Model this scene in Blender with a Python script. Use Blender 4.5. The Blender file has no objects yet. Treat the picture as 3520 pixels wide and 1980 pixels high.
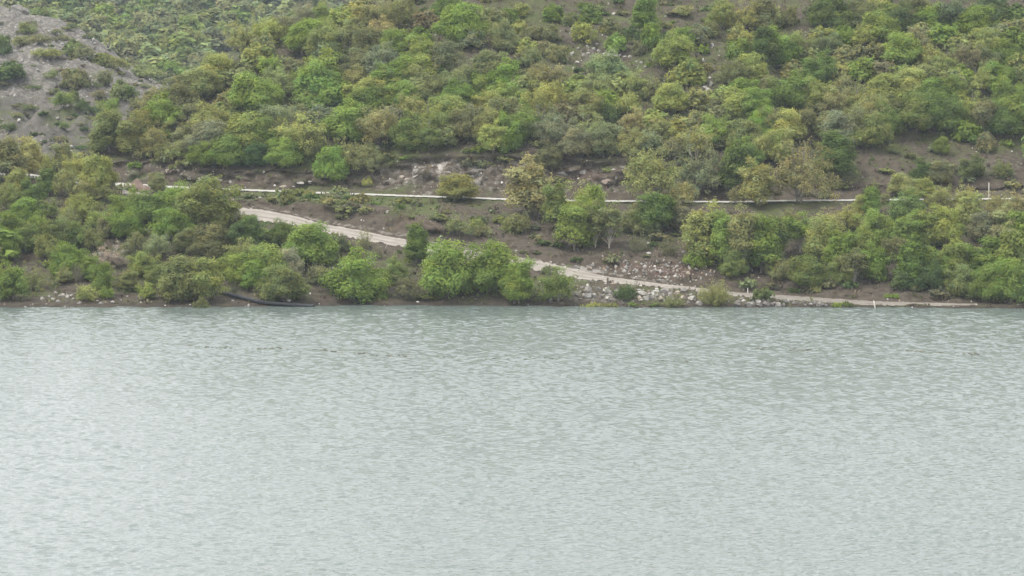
import bpy, bmesh, math, random
import numpy as np
from mathutils import Vector, Matrix
from mathutils.bvhtree import BVHTree

SC = bpy.context.scene
COL = SC.collection
RNG = np.random.default_rng(11)
random.seed(5)

# ------------------------------------------------------------------ camera
CAM_H = 30.0
PITCH = math.radians(5.34)
HFOV = math.radians(20.0)
PW, PH = 3520.0, 1980.0
FPX = (PW / 2) / math.tan(HFOV / 2)
cam_d = bpy.data.cameras.new('camera')
cam_d.sensor_width = 36.0
cam_d.lens = 18.0 / math.tan(HFOV / 2)
cam_d.clip_start = 1.0
cam_d.clip_end = 6000.0
cam = bpy.data.objects.new('camera', cam_d)
COL.objects.link(cam)
cam.location = (0, 0, CAM_H)
cam.rotation_euler = (math.pi / 2 - PITCH, 0, 0)
SC.camera = cam

# ------------------------------------------------------------------ overcast daylight
SUN_EL, SUN_AZ = math.radians(60), math.radians(248)      # azimuth clockwise from +Y
world = bpy.data.worlds.new('World')
SC.world = world
world.use_nodes = True
wn, wl = world.node_tree.nodes, world.node_tree.links
wn.clear()
w_out = wn.new('ShaderNodeOutputWorld')
w_bg = wn.new('ShaderNodeBackground')
w_sky = wn.new('ShaderNodeTexSky')
w_sky.sky_type = 'NISHITA'
w_sky.sun_disc = False
w_sky.sun_elevation = SUN_EL
w_sky.sun_rotation = SUN_AZ
w_sky.altitude = 300
w_sky.air_density = 1.0
w_sky.dust_density = 6.0
w_sky.ozone_density = 1.0
w_hsv = wn.new('ShaderNodeHueSaturation')                 # cloud cover: the blue is mostly gone
w_hsv.inputs['Saturation'].default_value = 0.22
w_bg.inputs['Strength'].default_value = 0.15
wl.new(w_sky.outputs[0], w_hsv.inputs['Color'])
w_mix = wn.new('ShaderNodeMix')                           # an even cloud deck over the clear-sky gradient
w_mix.data_type = 'RGBA'
w_mix.inputs[0].default_value = 0.8
w_mix.inputs[7].default_value = (7.6, 7.7, 7.75, 1)
wl.new(w_hsv.outputs[0], w_mix.inputs[6])
wl.new(w_mix.outputs[2], w_bg.inputs['Color'])
wl.new(w_bg.outputs[0], w_out.inputs['Surface'])

sun_d = bpy.data.lights.new('sun', 'SUN')
sun_d.energy = 1.5
sun_d.angle = math.radians(14)
sun_d.color = (1.0, 0.965, 0.9)
sun = bpy.data.objects.new('sun', sun_d)
COL.objects.link(sun)
_sd = Vector((math.sin(SUN_AZ) * math.cos(SUN_EL), math.cos(SUN_AZ) * math.cos(SUN_EL), math.sin(SUN_EL)))
sun.rotation_euler = (-_sd).to_track_quat('-Z', 'Y').to_euler()
sun.location = (0, 0, 200)

vs = SC.view_settings
vs.view_transform = 'Standard'
vs.look = 'None'
vs.gamma = 1.0
vs.use_curve_mapping = False
vs.exposure = 1.0
SC.render.engine = 'CYCLES'
SC.cycles.max_bounces = 6
SC.cycles.diffuse_bounces = 3
SC.cycles.glossy_bounces = 2
SC.cycles.transmission_bounces = 3
SC.cycles.volume_bounces = 0
SC.cycles.transparent_max_bounces = 4
SC.cycles.use_denoising = True
SC.cycles.denoiser = 'OPENIMAGEDENOISE'
SC.cycles.denoising_input_passes = 'RGB_ALBEDO_NORMAL'
SC.cycles.denoising_prefilter = 'ACCURATE'

# ------------------------------------------------------------------ helpers
CP, SP = math.cos(PITCH), math.sin(PITCH)


def unproj(c, r, Y):
    """photo pixel (full size) at world depth Y -> world point; works on arrays"""
    u = (np.asarray(c, float) - PW / 2) / FPX
    v = (PH / 2 - np.asarray(r, float)) / FPX
    dy = CP + v * SP
    dz = -SP + v * CP
    t = Y / dy
    return u * t, Y + 0 * t, CAM_H + dz * t


def pix_dir(c, r):
    u = (c - PW / 2) / FPX
    v = (PH / 2 - r) / FPX
    return Vector((u, CP + v * SP, -SP + v * CP)).normalized()


def col_x(c, Y, z):
    """world x of photo column c at depth Y and height z"""
    t = Y * CP - (z - CAM_H) * SP
    return (np.asarray(c, float) - PW / 2) / FPX * t


def shore_Y(r):
    v = (PH / 2 - np.asarray(r, float)) / FPX
    return CAM_H / ((SP - v * CP) / (CP + v * SP))


def hash2(ix, iy, iz, seed):
    h = (ix.astype(np.int64) * 374761393 + iy.astype(np.int64) * 668265263 + iz.astype(np.int64) * 2147483647 + seed * 974634777) & 0xffffffff
    h = ((h ^ (h >> 13)) * 1274126177) & 0xffffffff
    h = h ^ (h >> 16)
    return (h & 0xffff) / 65535.0


def vnoise(p, seed=0):
    p = np.asarray(p, float)
    i = np.floor(p).astype(np.int64)
    f = p - i
    f = f * f * (3 - 2 * f)
    out = 0
    for dx in (0, 1):
        for dy in (0, 1):
            for dz in (0, 1):
                w = (f[..., 0] if dx else 1 - f[..., 0]) * (f[..., 1] if dy else 1 - f[..., 1]) * (f[..., 2] if dz else 1 - f[..., 2])
                out = out + w * hash2(i[..., 0] + dx, i[..., 1] + dy, i[..., 2] + dz, seed)
    return out * 2 - 1


def fbm(p, octaves=4, seed=0, gain=0.5):
    a, s, out = 1.0, 1.0, 0
    for k in range(octaves):
        out = out + a * vnoise(np.asarray(p) * s, seed + k)
        a *= gain
        s *= 2.03
    return out


def mesh_np(name, verts, faces, mat=None, smooth=False, attrs=None, colors=None):
    verts = np.asarray(verts, np.float32)
    faces = np.asarray(faces, np.int32)
    me = bpy.data.meshes.new(name)
    n, k = faces.shape
    me.vertices.add(len(verts))
    me.vertices.foreach_set('co', verts.ravel())
    me.loops.add(n * k)
    me.loops.foreach_set('vertex_index', faces.ravel())
    me.polygons.add(n)
    me.polygons.foreach_set('loop_start', np.arange(0, n * k, k, dtype=np.int32))
    me.polygons.foreach_set('loop_total', np.full(n, k, np.int32))
    if smooth:
        me.polygons.foreach_set('use_smooth', np.ones(n, bool))
    for an, av in (attrs or {}).items():
        a = me.attributes.new(an, 'FLOAT', 'POINT')
        a.data.foreach_set('value', np.asarray(av, np.float32).ravel())
    for an, av in (colors or {}).items():
        a = me.attributes.new(an, 'FLOAT_COLOR', 'POINT')
        av = np.asarray(av, np.float32)
        if av.shape[1] == 3:
            av = np.hstack([av, np.ones((len(av), 1), np.float32)])
        a.data.foreach_set('color', av.ravel())
    if mat:
        me.materials.append(mat)
    me.update()
    me.validate()
    return me


def link(name, me, parent=None, **props):
    o = bpy.data.objects.new(name, me)
    COL.objects.link(o)
    if parent:
        o.parent = parent
    for k, v in props.items():
        o[k] = v
    return o


# ------------------------------------------------------------------ materials
class NT:
    """tiny node-tree writer"""
    def __init__(self, name):
        self.m = bpy.data.materials.new(name)
        self.m.use_nodes = True
        self.t = self.m.node_tree
        self.t.nodes.clear()
        self.out = self.t.nodes.new('ShaderNodeOutputMaterial')

    def n(self, typ, **kw):
        nd = self.t.nodes.new('ShaderNode' + typ)
        for k, v in kw.items():
            setattr(nd, k, v)
        return nd

    def set(self, nd, **kw):
        for k, v in kw.items():
            nd.inputs[k.replace('_', ' ')].default_value = v
        return nd

    def l(self, a, b):
        self.t.links.new(a, b)

    def noise(self, scale, detail=4, rough=0.6, vec=None):
        nd = self.n('TexNoise')
        nd.inputs['Scale'].default_value = scale
        nd.inputs['Detail'].default_value = detail
        nd.inputs['Roughness'].default_value = rough
        if vec:
            self.l(vec, nd.inputs['Vector'])
        return nd.outputs[0]

    def math(self, op, a, b=None, clamp=False):
        nd = self.n('Math', operation=op, use_clamp=clamp)
        for i, x in enumerate((a, b)):
            if x is None:
                continue
            if isinstance(x, (int, float)):
                nd.inputs[i].default_value = x
            else:
                self.l(x, nd.inputs[i])
        return nd.outputs[0]

    def ramp(self, fac, stops):
        nd = self.n('ValToRGB')
        e = nd.color_ramp.elements
        while len(e) < len(stops):
            e.new(0.5)
        for el, (p, c) in zip(e, stops):
            el.position = p
            el.color = (*c, 1) if len(c) == 3 else c
        self.l(fac, nd.inputs[0])
        return nd.outputs[0]

    def mix(self, fac, a, b, blend='MIX'):
        nd = self.n('Mix', data_type='RGBA', blend_type=blend)
        if isinstance(fac, (int, float)):
            nd.inputs[0].default_value = fac
        else:
            self.l(fac, nd.inputs[0])
        for i, x in ((6, a), (7, b)):
            if isinstance(x, tuple):
                nd.inputs[i].default_value = (*x, 1)
            else:
                self.l(x, nd.inputs[i])
        return nd.outputs[2]

    def attr(self, name, out='Fac'):
        nd = self.n('Attribute', attribute_name=name)
        return nd.outputs[out]

    def pos(self):
        return self.n('NewGeometry').outputs['Position']

    def bump(self, h, strength, dist):
        nd = self.n('Bump')
        nd.inputs['Strength'].default_value = strength
        nd.inputs['Distance'].default_value = dist
        self.l(h, nd.inputs['Height'])
        return nd.outputs[0]

    def principled(self, color, rough=0.9, normal=None, spec=0.2):
        nd = self.n('BsdfPrincipled')
        if isinstance(color, tuple):
            nd.inputs['Base Color'].default_value = (*color, 1)
        else:
            self.l(color, nd.inputs['Base Color'])
        nd.inputs['Roughness'].default_value = rough
        nd.inputs['Specular IOR Level'].default_value = spec
        if normal:
            self.l(normal, nd.inputs['Normal'])
        self.l(nd.outputs[0], self.out.inputs['Surface'])
        return nd


def terrain_material(name, soil_a, soil_b, rocky=0.0):
    t = NT(name)
    p = t.pos()
    n1, n2, n3 = t.noise(0.22, 5, 0.6, p), t.noise(1.3, 5, 0.65, p), t.noise(6.0, 3, 0.7, p)
    soil = t.ramp(n2, [(0.3, soil_a), (0.5, tuple((a + b) / 2 for a, b in zip(soil_a, soil_b))), (0.72, soil_b)])
    # dry grass and low herbs
    g = t.math('ADD', t.attr('grass'), t.math('MULTIPLY', t.math('SUBTRACT', n1, 0.5), 1.8))
    g = t.math('ADD', g, t.math('MULTIPLY', t.math('SUBTRACT', n2, 0.5), 1.2))
    gm = t.math('MULTIPLY', t.math('SUBTRACT', g, 0.35), 3.0, clamp=True)
    grass = t.ramp(n3, [(0.3, (0.042, 0.048, 0.02)), (0.55, (0.078, 0.09, 0.035)), (0.75, (0.125, 0.122, 0.06))])
    c = t.mix(gm, soil, grass)
    # red earth
    rd = t.math('ADD', t.attr('red'), t.math('MULTIPLY', t.math('SUBTRACT', n2, 0.5), 0.9))
    rm = t.math('MULTIPLY', t.math('SUBTRACT', rd, 0.4), 2.5, clamp=True)
    red = t.ramp(n3, [(0.3, (0.066, 0.042, 0.034)), (0.6, (0.115, 0.076, 0.060)), (0.8, (0.17, 0.125, 0.10))])
    c = t.mix(rm, c, red)
    # bare rock and scree
    vor = t.n('TexVoronoi')
    vor.inputs['Scale'].default_value = 1.1
    t.l(p, vor.inputs['Vector'])
    rk = t.math('ADD', t.attr('rock'), t.math('MULTIPLY', t.math('SUBTRACT', n2, 0.5), 1.3))
    km = t.math('MULTIPLY', t.math('SUBTRACT', rk, 0.42), 3.0, clamp=True)
    rock = t.ramp(n3, [(0.25, (0.085, 0.077, 0.07)), (0.5, (0.155, 0.144, 0.13)), (0.78, (0.25, 0.236, 0.215))])
    rock = t.mix(0.6, rock, t.ramp(vor.outputs['Distance'], [(0.05, (0.25, 0.25, 0.25)), (0.6, (0.75, 0.74, 0.72))]), 'SOFT_LIGHT')
    vc = t.n('TexVoronoi', feature='DISTANCE_TO_EDGE')
    vc.inputs['Scale'].default_value = 0.6
    wv = t.n('Vector' + 'Math', operation='ADD')
    nzc = t.n('TexNoise')
    nzc.inputs['Scale'].default_value = 0.5
    t.l(p, nzc.inputs['Vector'])
    t.l(p, wv.inputs[0])
    sc_ = t.n('Vector' + 'Math', operation='SCALE')
    sc_.inputs['Scale'].default_value = 3.5
    t.l(nzc.outputs['Color'], sc_.inputs[0])
    t.l(sc_.outputs[0], wv.inputs[1])
    t.l(wv.outputs[0], vc.inputs['Vector'])
    rock = t.mix(t.ramp(vc.outputs['Distance'], [(0.02, (0.65, 0.65, 0.65)), (0.13, (0, 0, 0))]), rock, (0.06, 0.053, 0.046))      # fissures
    c = t.mix(km, c, rock)
    # fresh pale rock
    pl = t.math('ADD', t.attr('pale'), t.math('MULTIPLY', t.math('SUBTRACT', n2, 0.5), 1.2))
    pm = t.math('MULTIPLY', t.math('SUBTRACT', pl, 0.4), 3.0, clamp=True)
    pale = t.ramp(n3, [(0.25, (0.15, 0.132, 0.115)), (0.55, (0.25, 0.23, 0.205)), (0.8, (0.36, 0.345, 0.315))])
    c = t.mix(pm, c, pale)
    sep = t.n('SeparateXYZ')
    t.l(p, sep.inputs[0])
    wet = t.math('SUBTRACT', 1.0, t.math('MULTIPLY', t.math('ADD', sep.outputs['Z'], t.math('MULTIPLY', n2, 0.5)), 1.6), clamp=True)   # soaked earth along the water
    c = t.mix(wet, c, (0.026, 0.022, 0.018))
    h = t.math('ADD', t.math('MULTIPLY', n2, 0.6), t.math('MULTIPLY', n3, 0.35))
    t.principled(c, 0.95, t.bump(h, 0.9, 0.45), 0.1)
    return t.m


def simple_noise_material(name, stops, scale, rough=0.9, bump=0.5, dist=0.1, obj_tint=False, spec=0.2, detail=5):
    t = NT(name)
    co = t.n('TexCoord').outputs['Object'] if obj_tint else t.pos()
    n = t.noise(scale, detail, 0.65, co)
    c = t.ramp(n, stops)
    if obj_tint:
        oi = t.n('ObjectInfo')
        c = t.mix(1.0, c, oi.outputs['Color'], 'MULTIPLY')
    n2 = t.noise(scale * 3.1, 4, 0.6, co)
    t.principled(c, rough, t.bump(n2, bump, dist), spec)
    return t.m


def leaf_material(name, transl=0.4):
    t = NT(name)
    oi = t.n('ObjectInfo')
    tint = t.attr('tint', 'Color')
    c = t.mix(1.0, oi.outputs['Color'], tint, 'MULTIPLY')
    d = t.n('BsdfDiffuse')
    tr = t.n('BsdfTranslucent')
    t.l(c, d.inputs['Color'])
    hs = t.n('HueSaturation')
    hs.inputs['Saturation'].default_value = 1.0
    hs.inputs['Value'].default_value = 1.15
    t.l(c, hs.inputs['Color'])
    t.l(hs.outputs[0], tr.inputs['Color'])
    mx = t.n('MixShader')
    mx.inputs[0].default_value = transl
    t.l(d.outputs[0], mx.inputs[1])
    t.l(tr.outputs[0], mx.inputs[2])
    t.l(mx.outputs[0], t.out.inputs['Surface'])
    return t.m


def vcol_material(name, rough=0.95):
    t = NT(name)
    t.principled(t.attr('col', 'Color'), rough, None, 0.1)
    return t.m


M_TERR = terrain_material('hillside_earth', (0.045, 0.036, 0.027), (0.098, 0.081, 0.062))
M_ROCKY = terrain_material('rocky_hill_earth', (0.068, 0.061, 0.052), (0.125, 0.114, 0.098))
M_LEAF = leaf_material('leaves')
M_BARK = simple_noise_material('bark', [(0.3, (0.10, 0.085, 0.07)), (0.7, (0.24, 0.215, 0.185))], 5.0, 0.9, 0.6, 0.03)
M_PALEBARK = simple_noise_material('pale_bark', [(0.3, (0.22, 0.20, 0.17)), (0.7, (0.42, 0.39, 0.34))], 5.0, 0.9, 0.5, 0.03)
M_STONE = simple_noise_material('stone', [(0.25, (0.14, 0.13, 0.118)), (0.5, (0.235, 0.224, 0.207)), (0.75, (0.34, 0.326, 0.305))], 1.6, 0.9, 0.7, 0.12, True)
M_TUFT = vcol_material('herb')
M_GRIT = vcol_material('grit')
M_PIPE = simple_noise_material('black_plastic', [(0.3, (0.014, 0.015, 0.017)), (0.7, (0.028, 0.03, 0.034))], 3.0, 0.6, 0.1, 0.01, False, 0.25)
M_WHITE = simple_noise_material('white_plastic', [(0.3, (0.62, 0.61, 0.58)), (0.7, (0.8, 0.79, 0.77))], 6.0, 0.6, 0.3, 0.03)
M_POST = simple_noise_material('weathered_post', [(0.3, (0.42, 0.40, 0.36)), (0.7, (0.62, 0.60, 0.55))], 6.0, 0.8, 0.3, 0.02)
M_DPOST = simple_noise_material('dark_wood', [(0.3, (0.07, 0.06, 0.05)), (0.7, (0.13, 0.11, 0.09))], 6.0, 0.9, 0.4, 0.02)


def road_material(name, a, b, rut):
    t = NT(name)
    p = t.pos()
    n1, n2, n3 = t.noise(0.5, 4, 0.6, p), t.noise(2.5, 5, 0.7, p), t.noise(14, 2, 0.6, p)
    c = t.ramp(t.math('ADD', t.math('MULTIPLY', n1, 0.55), t.math('MULTIPLY', n2, 0.45)), [(0.32, a), (0.68, b)])
    c = t.mix(t.math('MULTIPLY', t.attr('rut'), rut), c, tuple(x * 0.62 for x in a))
    c = t.mix(0.3, c, t.ramp(n3, [(0.3, (0.35, 0.34, 0.33)), (0.7, (0.65, 0.65, 0.65))]), 'OVERLAY')
    t.principled(c, 0.95, t.bump(n2, 0.5, 0.12), 0.1)
    return t.m


M_TRACK = road_material('track_gravel', (0.19, 0.168, 0.143), (0.31, 0.285, 0.25), 0.95)
M_ROAD = road_material('pale_concrete_road', (0.29, 0.28, 0.25), (0.37, 0.36, 0.33), 0.1)


# ------------------------------------------------------------------ main terrain
def ip(c, pts):
    xs, ys = zip(*pts)
    return np.interp(c, xs, ys)


def smooth1(a, k):
    ker = np.hanning(k + 2)[1:-1]
    ker /= ker.sum()
    ap = np.pad(a, (k // 2, k // 2), mode='edge')
    return np.convolve(ap, ker, mode='valid')


CC = np.arange(-1500, 5001, 10.0)


def prof(pts, k=9):
    return smooth1(ip(CC, pts), k)


r_shore = prof([(-1500, 1056), (0, 1057), (700, 1055), (1200, 1049), (1760, 1051), (2200, 1056), (2700, 1056), (3000, 1057), (3520, 1059.5), (5000, 1062)])
Y_shore = shore_Y(r_shore) + 0.55 * fbm(np.stack([CC / 60, 0 * CC, 0 * CC], 1), 3, 3)
r_ln = prof([(-1500, 640), (0, 640), (300, 655), (430, 668), (500, 690), (600, 715), (700, 740), (820, 757), (880, 755), (996, 772), (1150, 806), (1266, 829), (1382, 850), (1600, 885), (1799, 916), (1876, 937), (1992, 960), (2108, 972), (2224, 984), (2340, 995), (2533, 1018), (2736, 1032), (2890, 1045), (3006, 1053), (5000, 1056)])
Y_ln = prof([(-1500, 345), (0, 343), (300, 342), (430, 340), (600, 334), (820, 326), (1150, 320), (1400, 316.5), (1800, 312), (2108, 309), (2533, 305), (2890, 301), (3006, 300), (3354, 299.3), (3520, 299.2), (5000, 298.5)])
r_lf = prof([(-1500, 600), (0, 628), (300, 642), (430, 655), (500, 668), (600, 685), (700, 700), (820, 716), (880, 717), (996, 738), (1112, 771), (1228, 790), (1382, 822), (1498, 843), (1799, 889), (1953, 918), (2069, 949), (2146, 960), (2282, 978), (2378, 988), (2533, 1007), (2620, 1010), (2813, 1024), (3006, 1036), (3200, 1045), (3354, 1053), (3520, 1054), (5000, 1054)])
Y_lf = prof([(-1500, 346), (0, 344), (300, 343.5), (430, 342.5), (600, 338), (820, 332), (1150, 326), (1400, 322), (1800, 317), (2108, 314), (2533, 309.5), (2813, 306), (3006, 303.6), (3200, 302.0), (3354, 300.6), (3520, 300.3), (5000, 300)])
r_bt = prof([(-1500, 590), (0, 622), (300, 640), (430, 652), (600, 675), (820, 690), (1000, 692), (1266, 711), (1380, 736), (1460, 760), (1650, 830), (1800, 850), (1900, 866), (2100, 884), (2300, 893), (2450, 938), (2600, 985), (3000, 1012), (3400, 1035), (5000, 1035)])
Y_bt = Y_lf + prof([(-1500, 1), (430, 1.2), (820, 2.2), (1266, 3.5), (2300, 3.5), (2600, 2.5), (5000, 2.5)])
r_uf = prof([(-1500, 540), (0, 592), (125, 603), (300, 624), (400, 630), (600, 643), (773, 651), (930, 657), (1150, 665), (1344, 672), (1514, 678), (1691, 684), (1837, 689), (2108, 692), (2378, 694), (2591, 695), (2662, 692.5), (2929, 689), (3057, 688), (3393, 685), (3520, 684.5), (5000, 680)], 15)
r_un = r_uf + prof([(-1500, 12), (300, 12), (450, 14), (560, 7), (773, 4.5), (1514, 4), (2108, 4), (2600, 4), (3000, 3.5), (3520, 3), (5000, 3)])
Y_un = prof([(-1500, 352), (0, 349), (400, 347), (820, 345), (1700, 340), (2600, 335), (3520, 333), (5000, 333)], 21)
Y_uf = Y_un + 4.6
r_ct = prof([(-1500, 530), (0, 585), (100, 590), (230, 575), (300, 562), (386, 556), (580, 556), (734, 586), (996, 588), (1130, 596), (1228, 586), (1344, 556), (1421, 537), (1614, 530), (1780, 536), (1953, 543), (2146, 551), (2300, 566), (2500, 600), (2900, 640), (3520, 640), (5000, 630)], 5)
Y_ct = Y_uf + prof([(-1500, 2), (200, 2), (386, 6), (600, 5.5), (734, 4), (1100, 4.0), (1344, 6), (1614, 7), (2146, 6.5), (2500, 5), (2900, 4), (5000, 4)])
r_top = prof([(-1500, 500), (-300, 560), (0, 580), (230, 552), (300, 520), (330, 490), (400, 440), (500, 370), (600, 300), (700, 250), (800, 190), (880, 140), (1000, 110), (1100, 70), (1200, 30), (1400, -60), (1700, -120), (2200, -150), (5000, -170)])
Y_top = prof([(-1500, 360), (0, 358), (230, 361), (300, 364), (400, 369), (600, 378), (800, 386), (1000, 394), (1200, 400), (1400, 405), (1700, 411), (5000, 413)])
z_b1 = prof([(-1500, -9), (600, -8), (900, -5), (1200, -1), (1500, 5), (2000, 8), (5000, 8)])
z_b2 = prof([(-1500, -16), (600, -22), (1200, -14), (1600, 4), (2000, 10), (5000, 10)])


def zrow(r, Y):
    return unproj(PW / 2, r, Y)[2]


def knots():
    K = []
    z = lambda r, Y: zrow(r, Y)
    o = np.ones_like(CC)
    K.append((238 * o, -9 * o))
    K.append((Y_shore - 8, -1.9 * o))
    K.append((Y_shore, 0 * o))
    zl = np.maximum(z(r_ln, Y_ln), 0.16)
    yl = np.maximum(Y_ln, Y_shore + 0.5)
    K.append((Y_shore + 0.22 * (yl - Y_shore), np.minimum(0.85, 0.5 * zl)))
    K.append((yl, zl))
    yf = np.maximum(Y_lf, yl + 0.9)
    zf = np.maximum(z(r_lf, yf), 0.2)
    K.append((yf, zf))
    yb = np.maximum(Y_bt, yf + 0.8)
    K.append((yb, z(r_bt, yb)))
    K.append((Y_un, z(r_un, Y_un)))
    K.append((Y_uf, z(r_uf, Y_uf)))
    K.append((Y_ct, z(r_ct, Y_ct)))
    zc, zt = z(r_ct, Y_ct), z(r_top, Y_top)
    K.append(((Y_ct * 0.55 + Y_top * 0.45), zc * 0.5 + zt * 0.5))
    K.append((Y_top, zt))
    K.append((Y_top + 32, zt + z_b1))
    K.append((Y_top + 120, zt + z_b2))
    return K


KN = knots()
SUB = [8, 5, 4, 10, 8, 8, 12, 5, 16, 26, 26, 8, 6]
rows_Y, rows_z, rows_v = [], [], []
for i, ns in enumerate(SUB):
    for s in range(ns):
        f = s / ns
        rows_Y.append(KN[i][0] * (1 - f) + KN[i + 1][0] * f)
        rows_z.append(KN[i][1] * (1 - f) + KN[i + 1][1] * f)
        rows_v.append(i + f)
rows_Y.append(KN[-1][0]); rows_z.append(KN[-1][1]); rows_v.append(13.0)
GY, GZ, GV = np.array(rows_Y), np.array(rows_z), np.array(rows_v)
NR, NC = GY.shape
GX = col_x(CC[None, :], GY, GZ)
# photo coordinates of every grid point, for where soil, rock and grass lie
GT = GY * CP - (GZ - CAM_H) * SP
GROW = PH / 2 - FPX * (GY * SP + (GZ - CAM_H) * CP) / GT
GCOL = np.broadcast_to(CC[None, :], GY.shape)
GVV = np.broadcast_to(GV[:, None], GY.shape)
P3 = np.stack([GX, GY, GZ * 1.6], -1)
amp = np.interp(GVV, [0, 1.6, 2, 2.3, 3, 3.8, 4, 5, 5.2, 5.8, 6.5, 6.85, 8, 8.15, 8.8, 9.05, 9.4, 13], [.5, .3, .04, .16, .35, .25, .02, .02, .25, .4, .3, .02, .02, .4, .55, .3, .55, .6])
big = np.interp(GVV, [9.0, 9.5, 10.8, 11, 12, 13], [0, 1.0, 0.9, .7, 2.5, 3])
GZ = GZ + amp * fbm(P3 / 2.2, 4, 21) * 0.75 + big * fbm(P3 / 13.0, 3, 5) * 1.2
# ledges and gullies in the road cut
cutm = np.interp(GVV, [8.05, 8.3, 8.85, 9.0], [0, 1, 1, 0]) + 0.7 * np.interp(GVV, [5.1, 5.4, 5.9, 6.1], [0, 1, 1, 0])
lip = np.exp(-((GVV - 8.98) / 0.05) ** 2) * np.interp(GCOL, [350, 450, 700, 900, 1250, 1380, 2150, 2300], [0, .7, .7, .2, .3, 1, 1, 0])
GYd = GY - 1.0 * lip * (1 + 0.6 * vnoise(np.stack([GX / 1.7, 0 * GX, 0 * GX], -1), 31)) + cutm * 2.3 * (0.45 - np.abs(fbm(np.stack([GX / 2.6, GY / 6, GZ / 1.3], -1), 4, 77)))
G3 = np.stack([GX, GYd, GZ], -1)


def gauss(cx, cy, sx, sy):
    return np.exp(-(((GCOL - cx) / sx) ** 2 + ((GROW - cy) / sy) ** 2))


a_grass = np.interp(GVV, [1.9, 2.2, 3, 4, 4.01, 5, 5.2, 6, 6.4, 7, 8, 8.1, 8.5, 9, 9.2, 11], [.1, .2, .45, .45, .0, .0, .05, .2, .5, .7, .3, .3, .1, .3, .5, .4])
a_grass = a_grass + 0.5 * gauss(1200, 690, 300, 22) + 0.5 * gauss(470, 605, 60, 20) + .5 * gauss(1150, 640, 130, 25) + .35 * gauss(1400, 735, 160, 30) + .4 * gauss(1400, 535, 160, 25) + .4 * gauss(1840, 60, 80, 40) - .15 * gauss(3350, 540, 300, 90)
a_grass = a_grass * np.where((GVV > 5.8) & (GVV < 7) & (GCOL > 1500), 0.55, 1.0)
cutz = ((GVV > 8.15) & (GVV < 9.0)).astype(float)
a_rock = 0.05 + cutz * np.interp(GCOL, [300, 450, 900, 1200, 1330, 2150, 2250, 5000], [.32, .34, .28, .22, .42, .36, .15, .1]) + .55 * gauss(2080, 190, 120, 50) + .4 * gauss(2420, 260, 70, 110) + .3 * gauss(2320, 70, 80, 60) + .35 * gauss(3420, 560, 260, 70) + .5 * gauss(2100, 1025, 420, 30) + .25 * gauss(320, 540, 60, 30)
a_red = 0.02 + .75 * gauss(2330, 935, 130, 40) + .55 * gauss(2120, 915, 120, 35) + .5 * gauss(838, 628, 40, 28) + .45 * gauss(1420, 750, 120, 40) + .4 * gauss(1700, 590, 420, 50) * cutz + .4 * gauss(2010, 610, 170, 50) + .35 * gauss(1000, 600, 120, 40) + .25 * gauss(2150, 270, 160, 40) + .35 * gauss(1500, 800, 200, 50)
a_pale = .58 * gauss(1645, 565, 38, 34) + .55 * gauss(1640, 625, 30, 45) + .55 * gauss(1430, 580, 34, 24) + .55 * gauss(1520, 560, 40, 30) + .45 * gauss(1470, 660, 90, 22) + .5 * gauss(2020, 930, 40, 22) + .35 * gauss(1520, 600, 60, 25) + .5 * gauss(210, 1010, 60, 18) + .3 * gauss(545, 570, 40, 20)
lowr = np.exp(-((GVV - 5.15) / 0.13) ** 2) * (GCOL < 2300)
a_pale = a_pale + 0.55 * lowr + 0.35 * np.exp(-((GVV - 3.95) / 0.1) ** 2) * (GCOL > 850)


def grid_faces(nr, nc):
    i = np.arange(nr - 1)[:, None] * nc + np.arange(nc - 1)[None, :]
    return np.stack([i, i + 1, i + 1 + nc, i + nc], -1).reshape(-1, 4)


FG = grid_faces(NR, NC)
V_MAIN = G3.reshape(-1, 3)
me = mesh_np('hillside', V_MAIN, FG, M_TERR, True, dict(grass=a_grass, rock=a_rock, red=a_red, pale=a_pale))
link('hillside', me, kind='structure')
BVH = BVHTree.FromPolygons([tuple(v) for v in V_MAIN.tolist()], FG.tolist())


def hit(c, r, bvh=None, tries=80):
    """where the sight line through photo pixel (c, r) meets the land; slides down until it does"""
    for k in range(tries):
        d = pix_dir(c, r + 3 * k)
        h = (bvh or BVH).ray_cast(Vector((0, 0, CAM_H)), d)
        if h[0] is not None:
            return h[0], h[1]
    return None, None


def ground_z(x, y, bvh=None):
    h = (bvh or BVH).ray_cast(Vector((x, y, 200)), Vector((0, 0, -1)))
    return h[0].z if h[0] else 0.0


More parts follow.
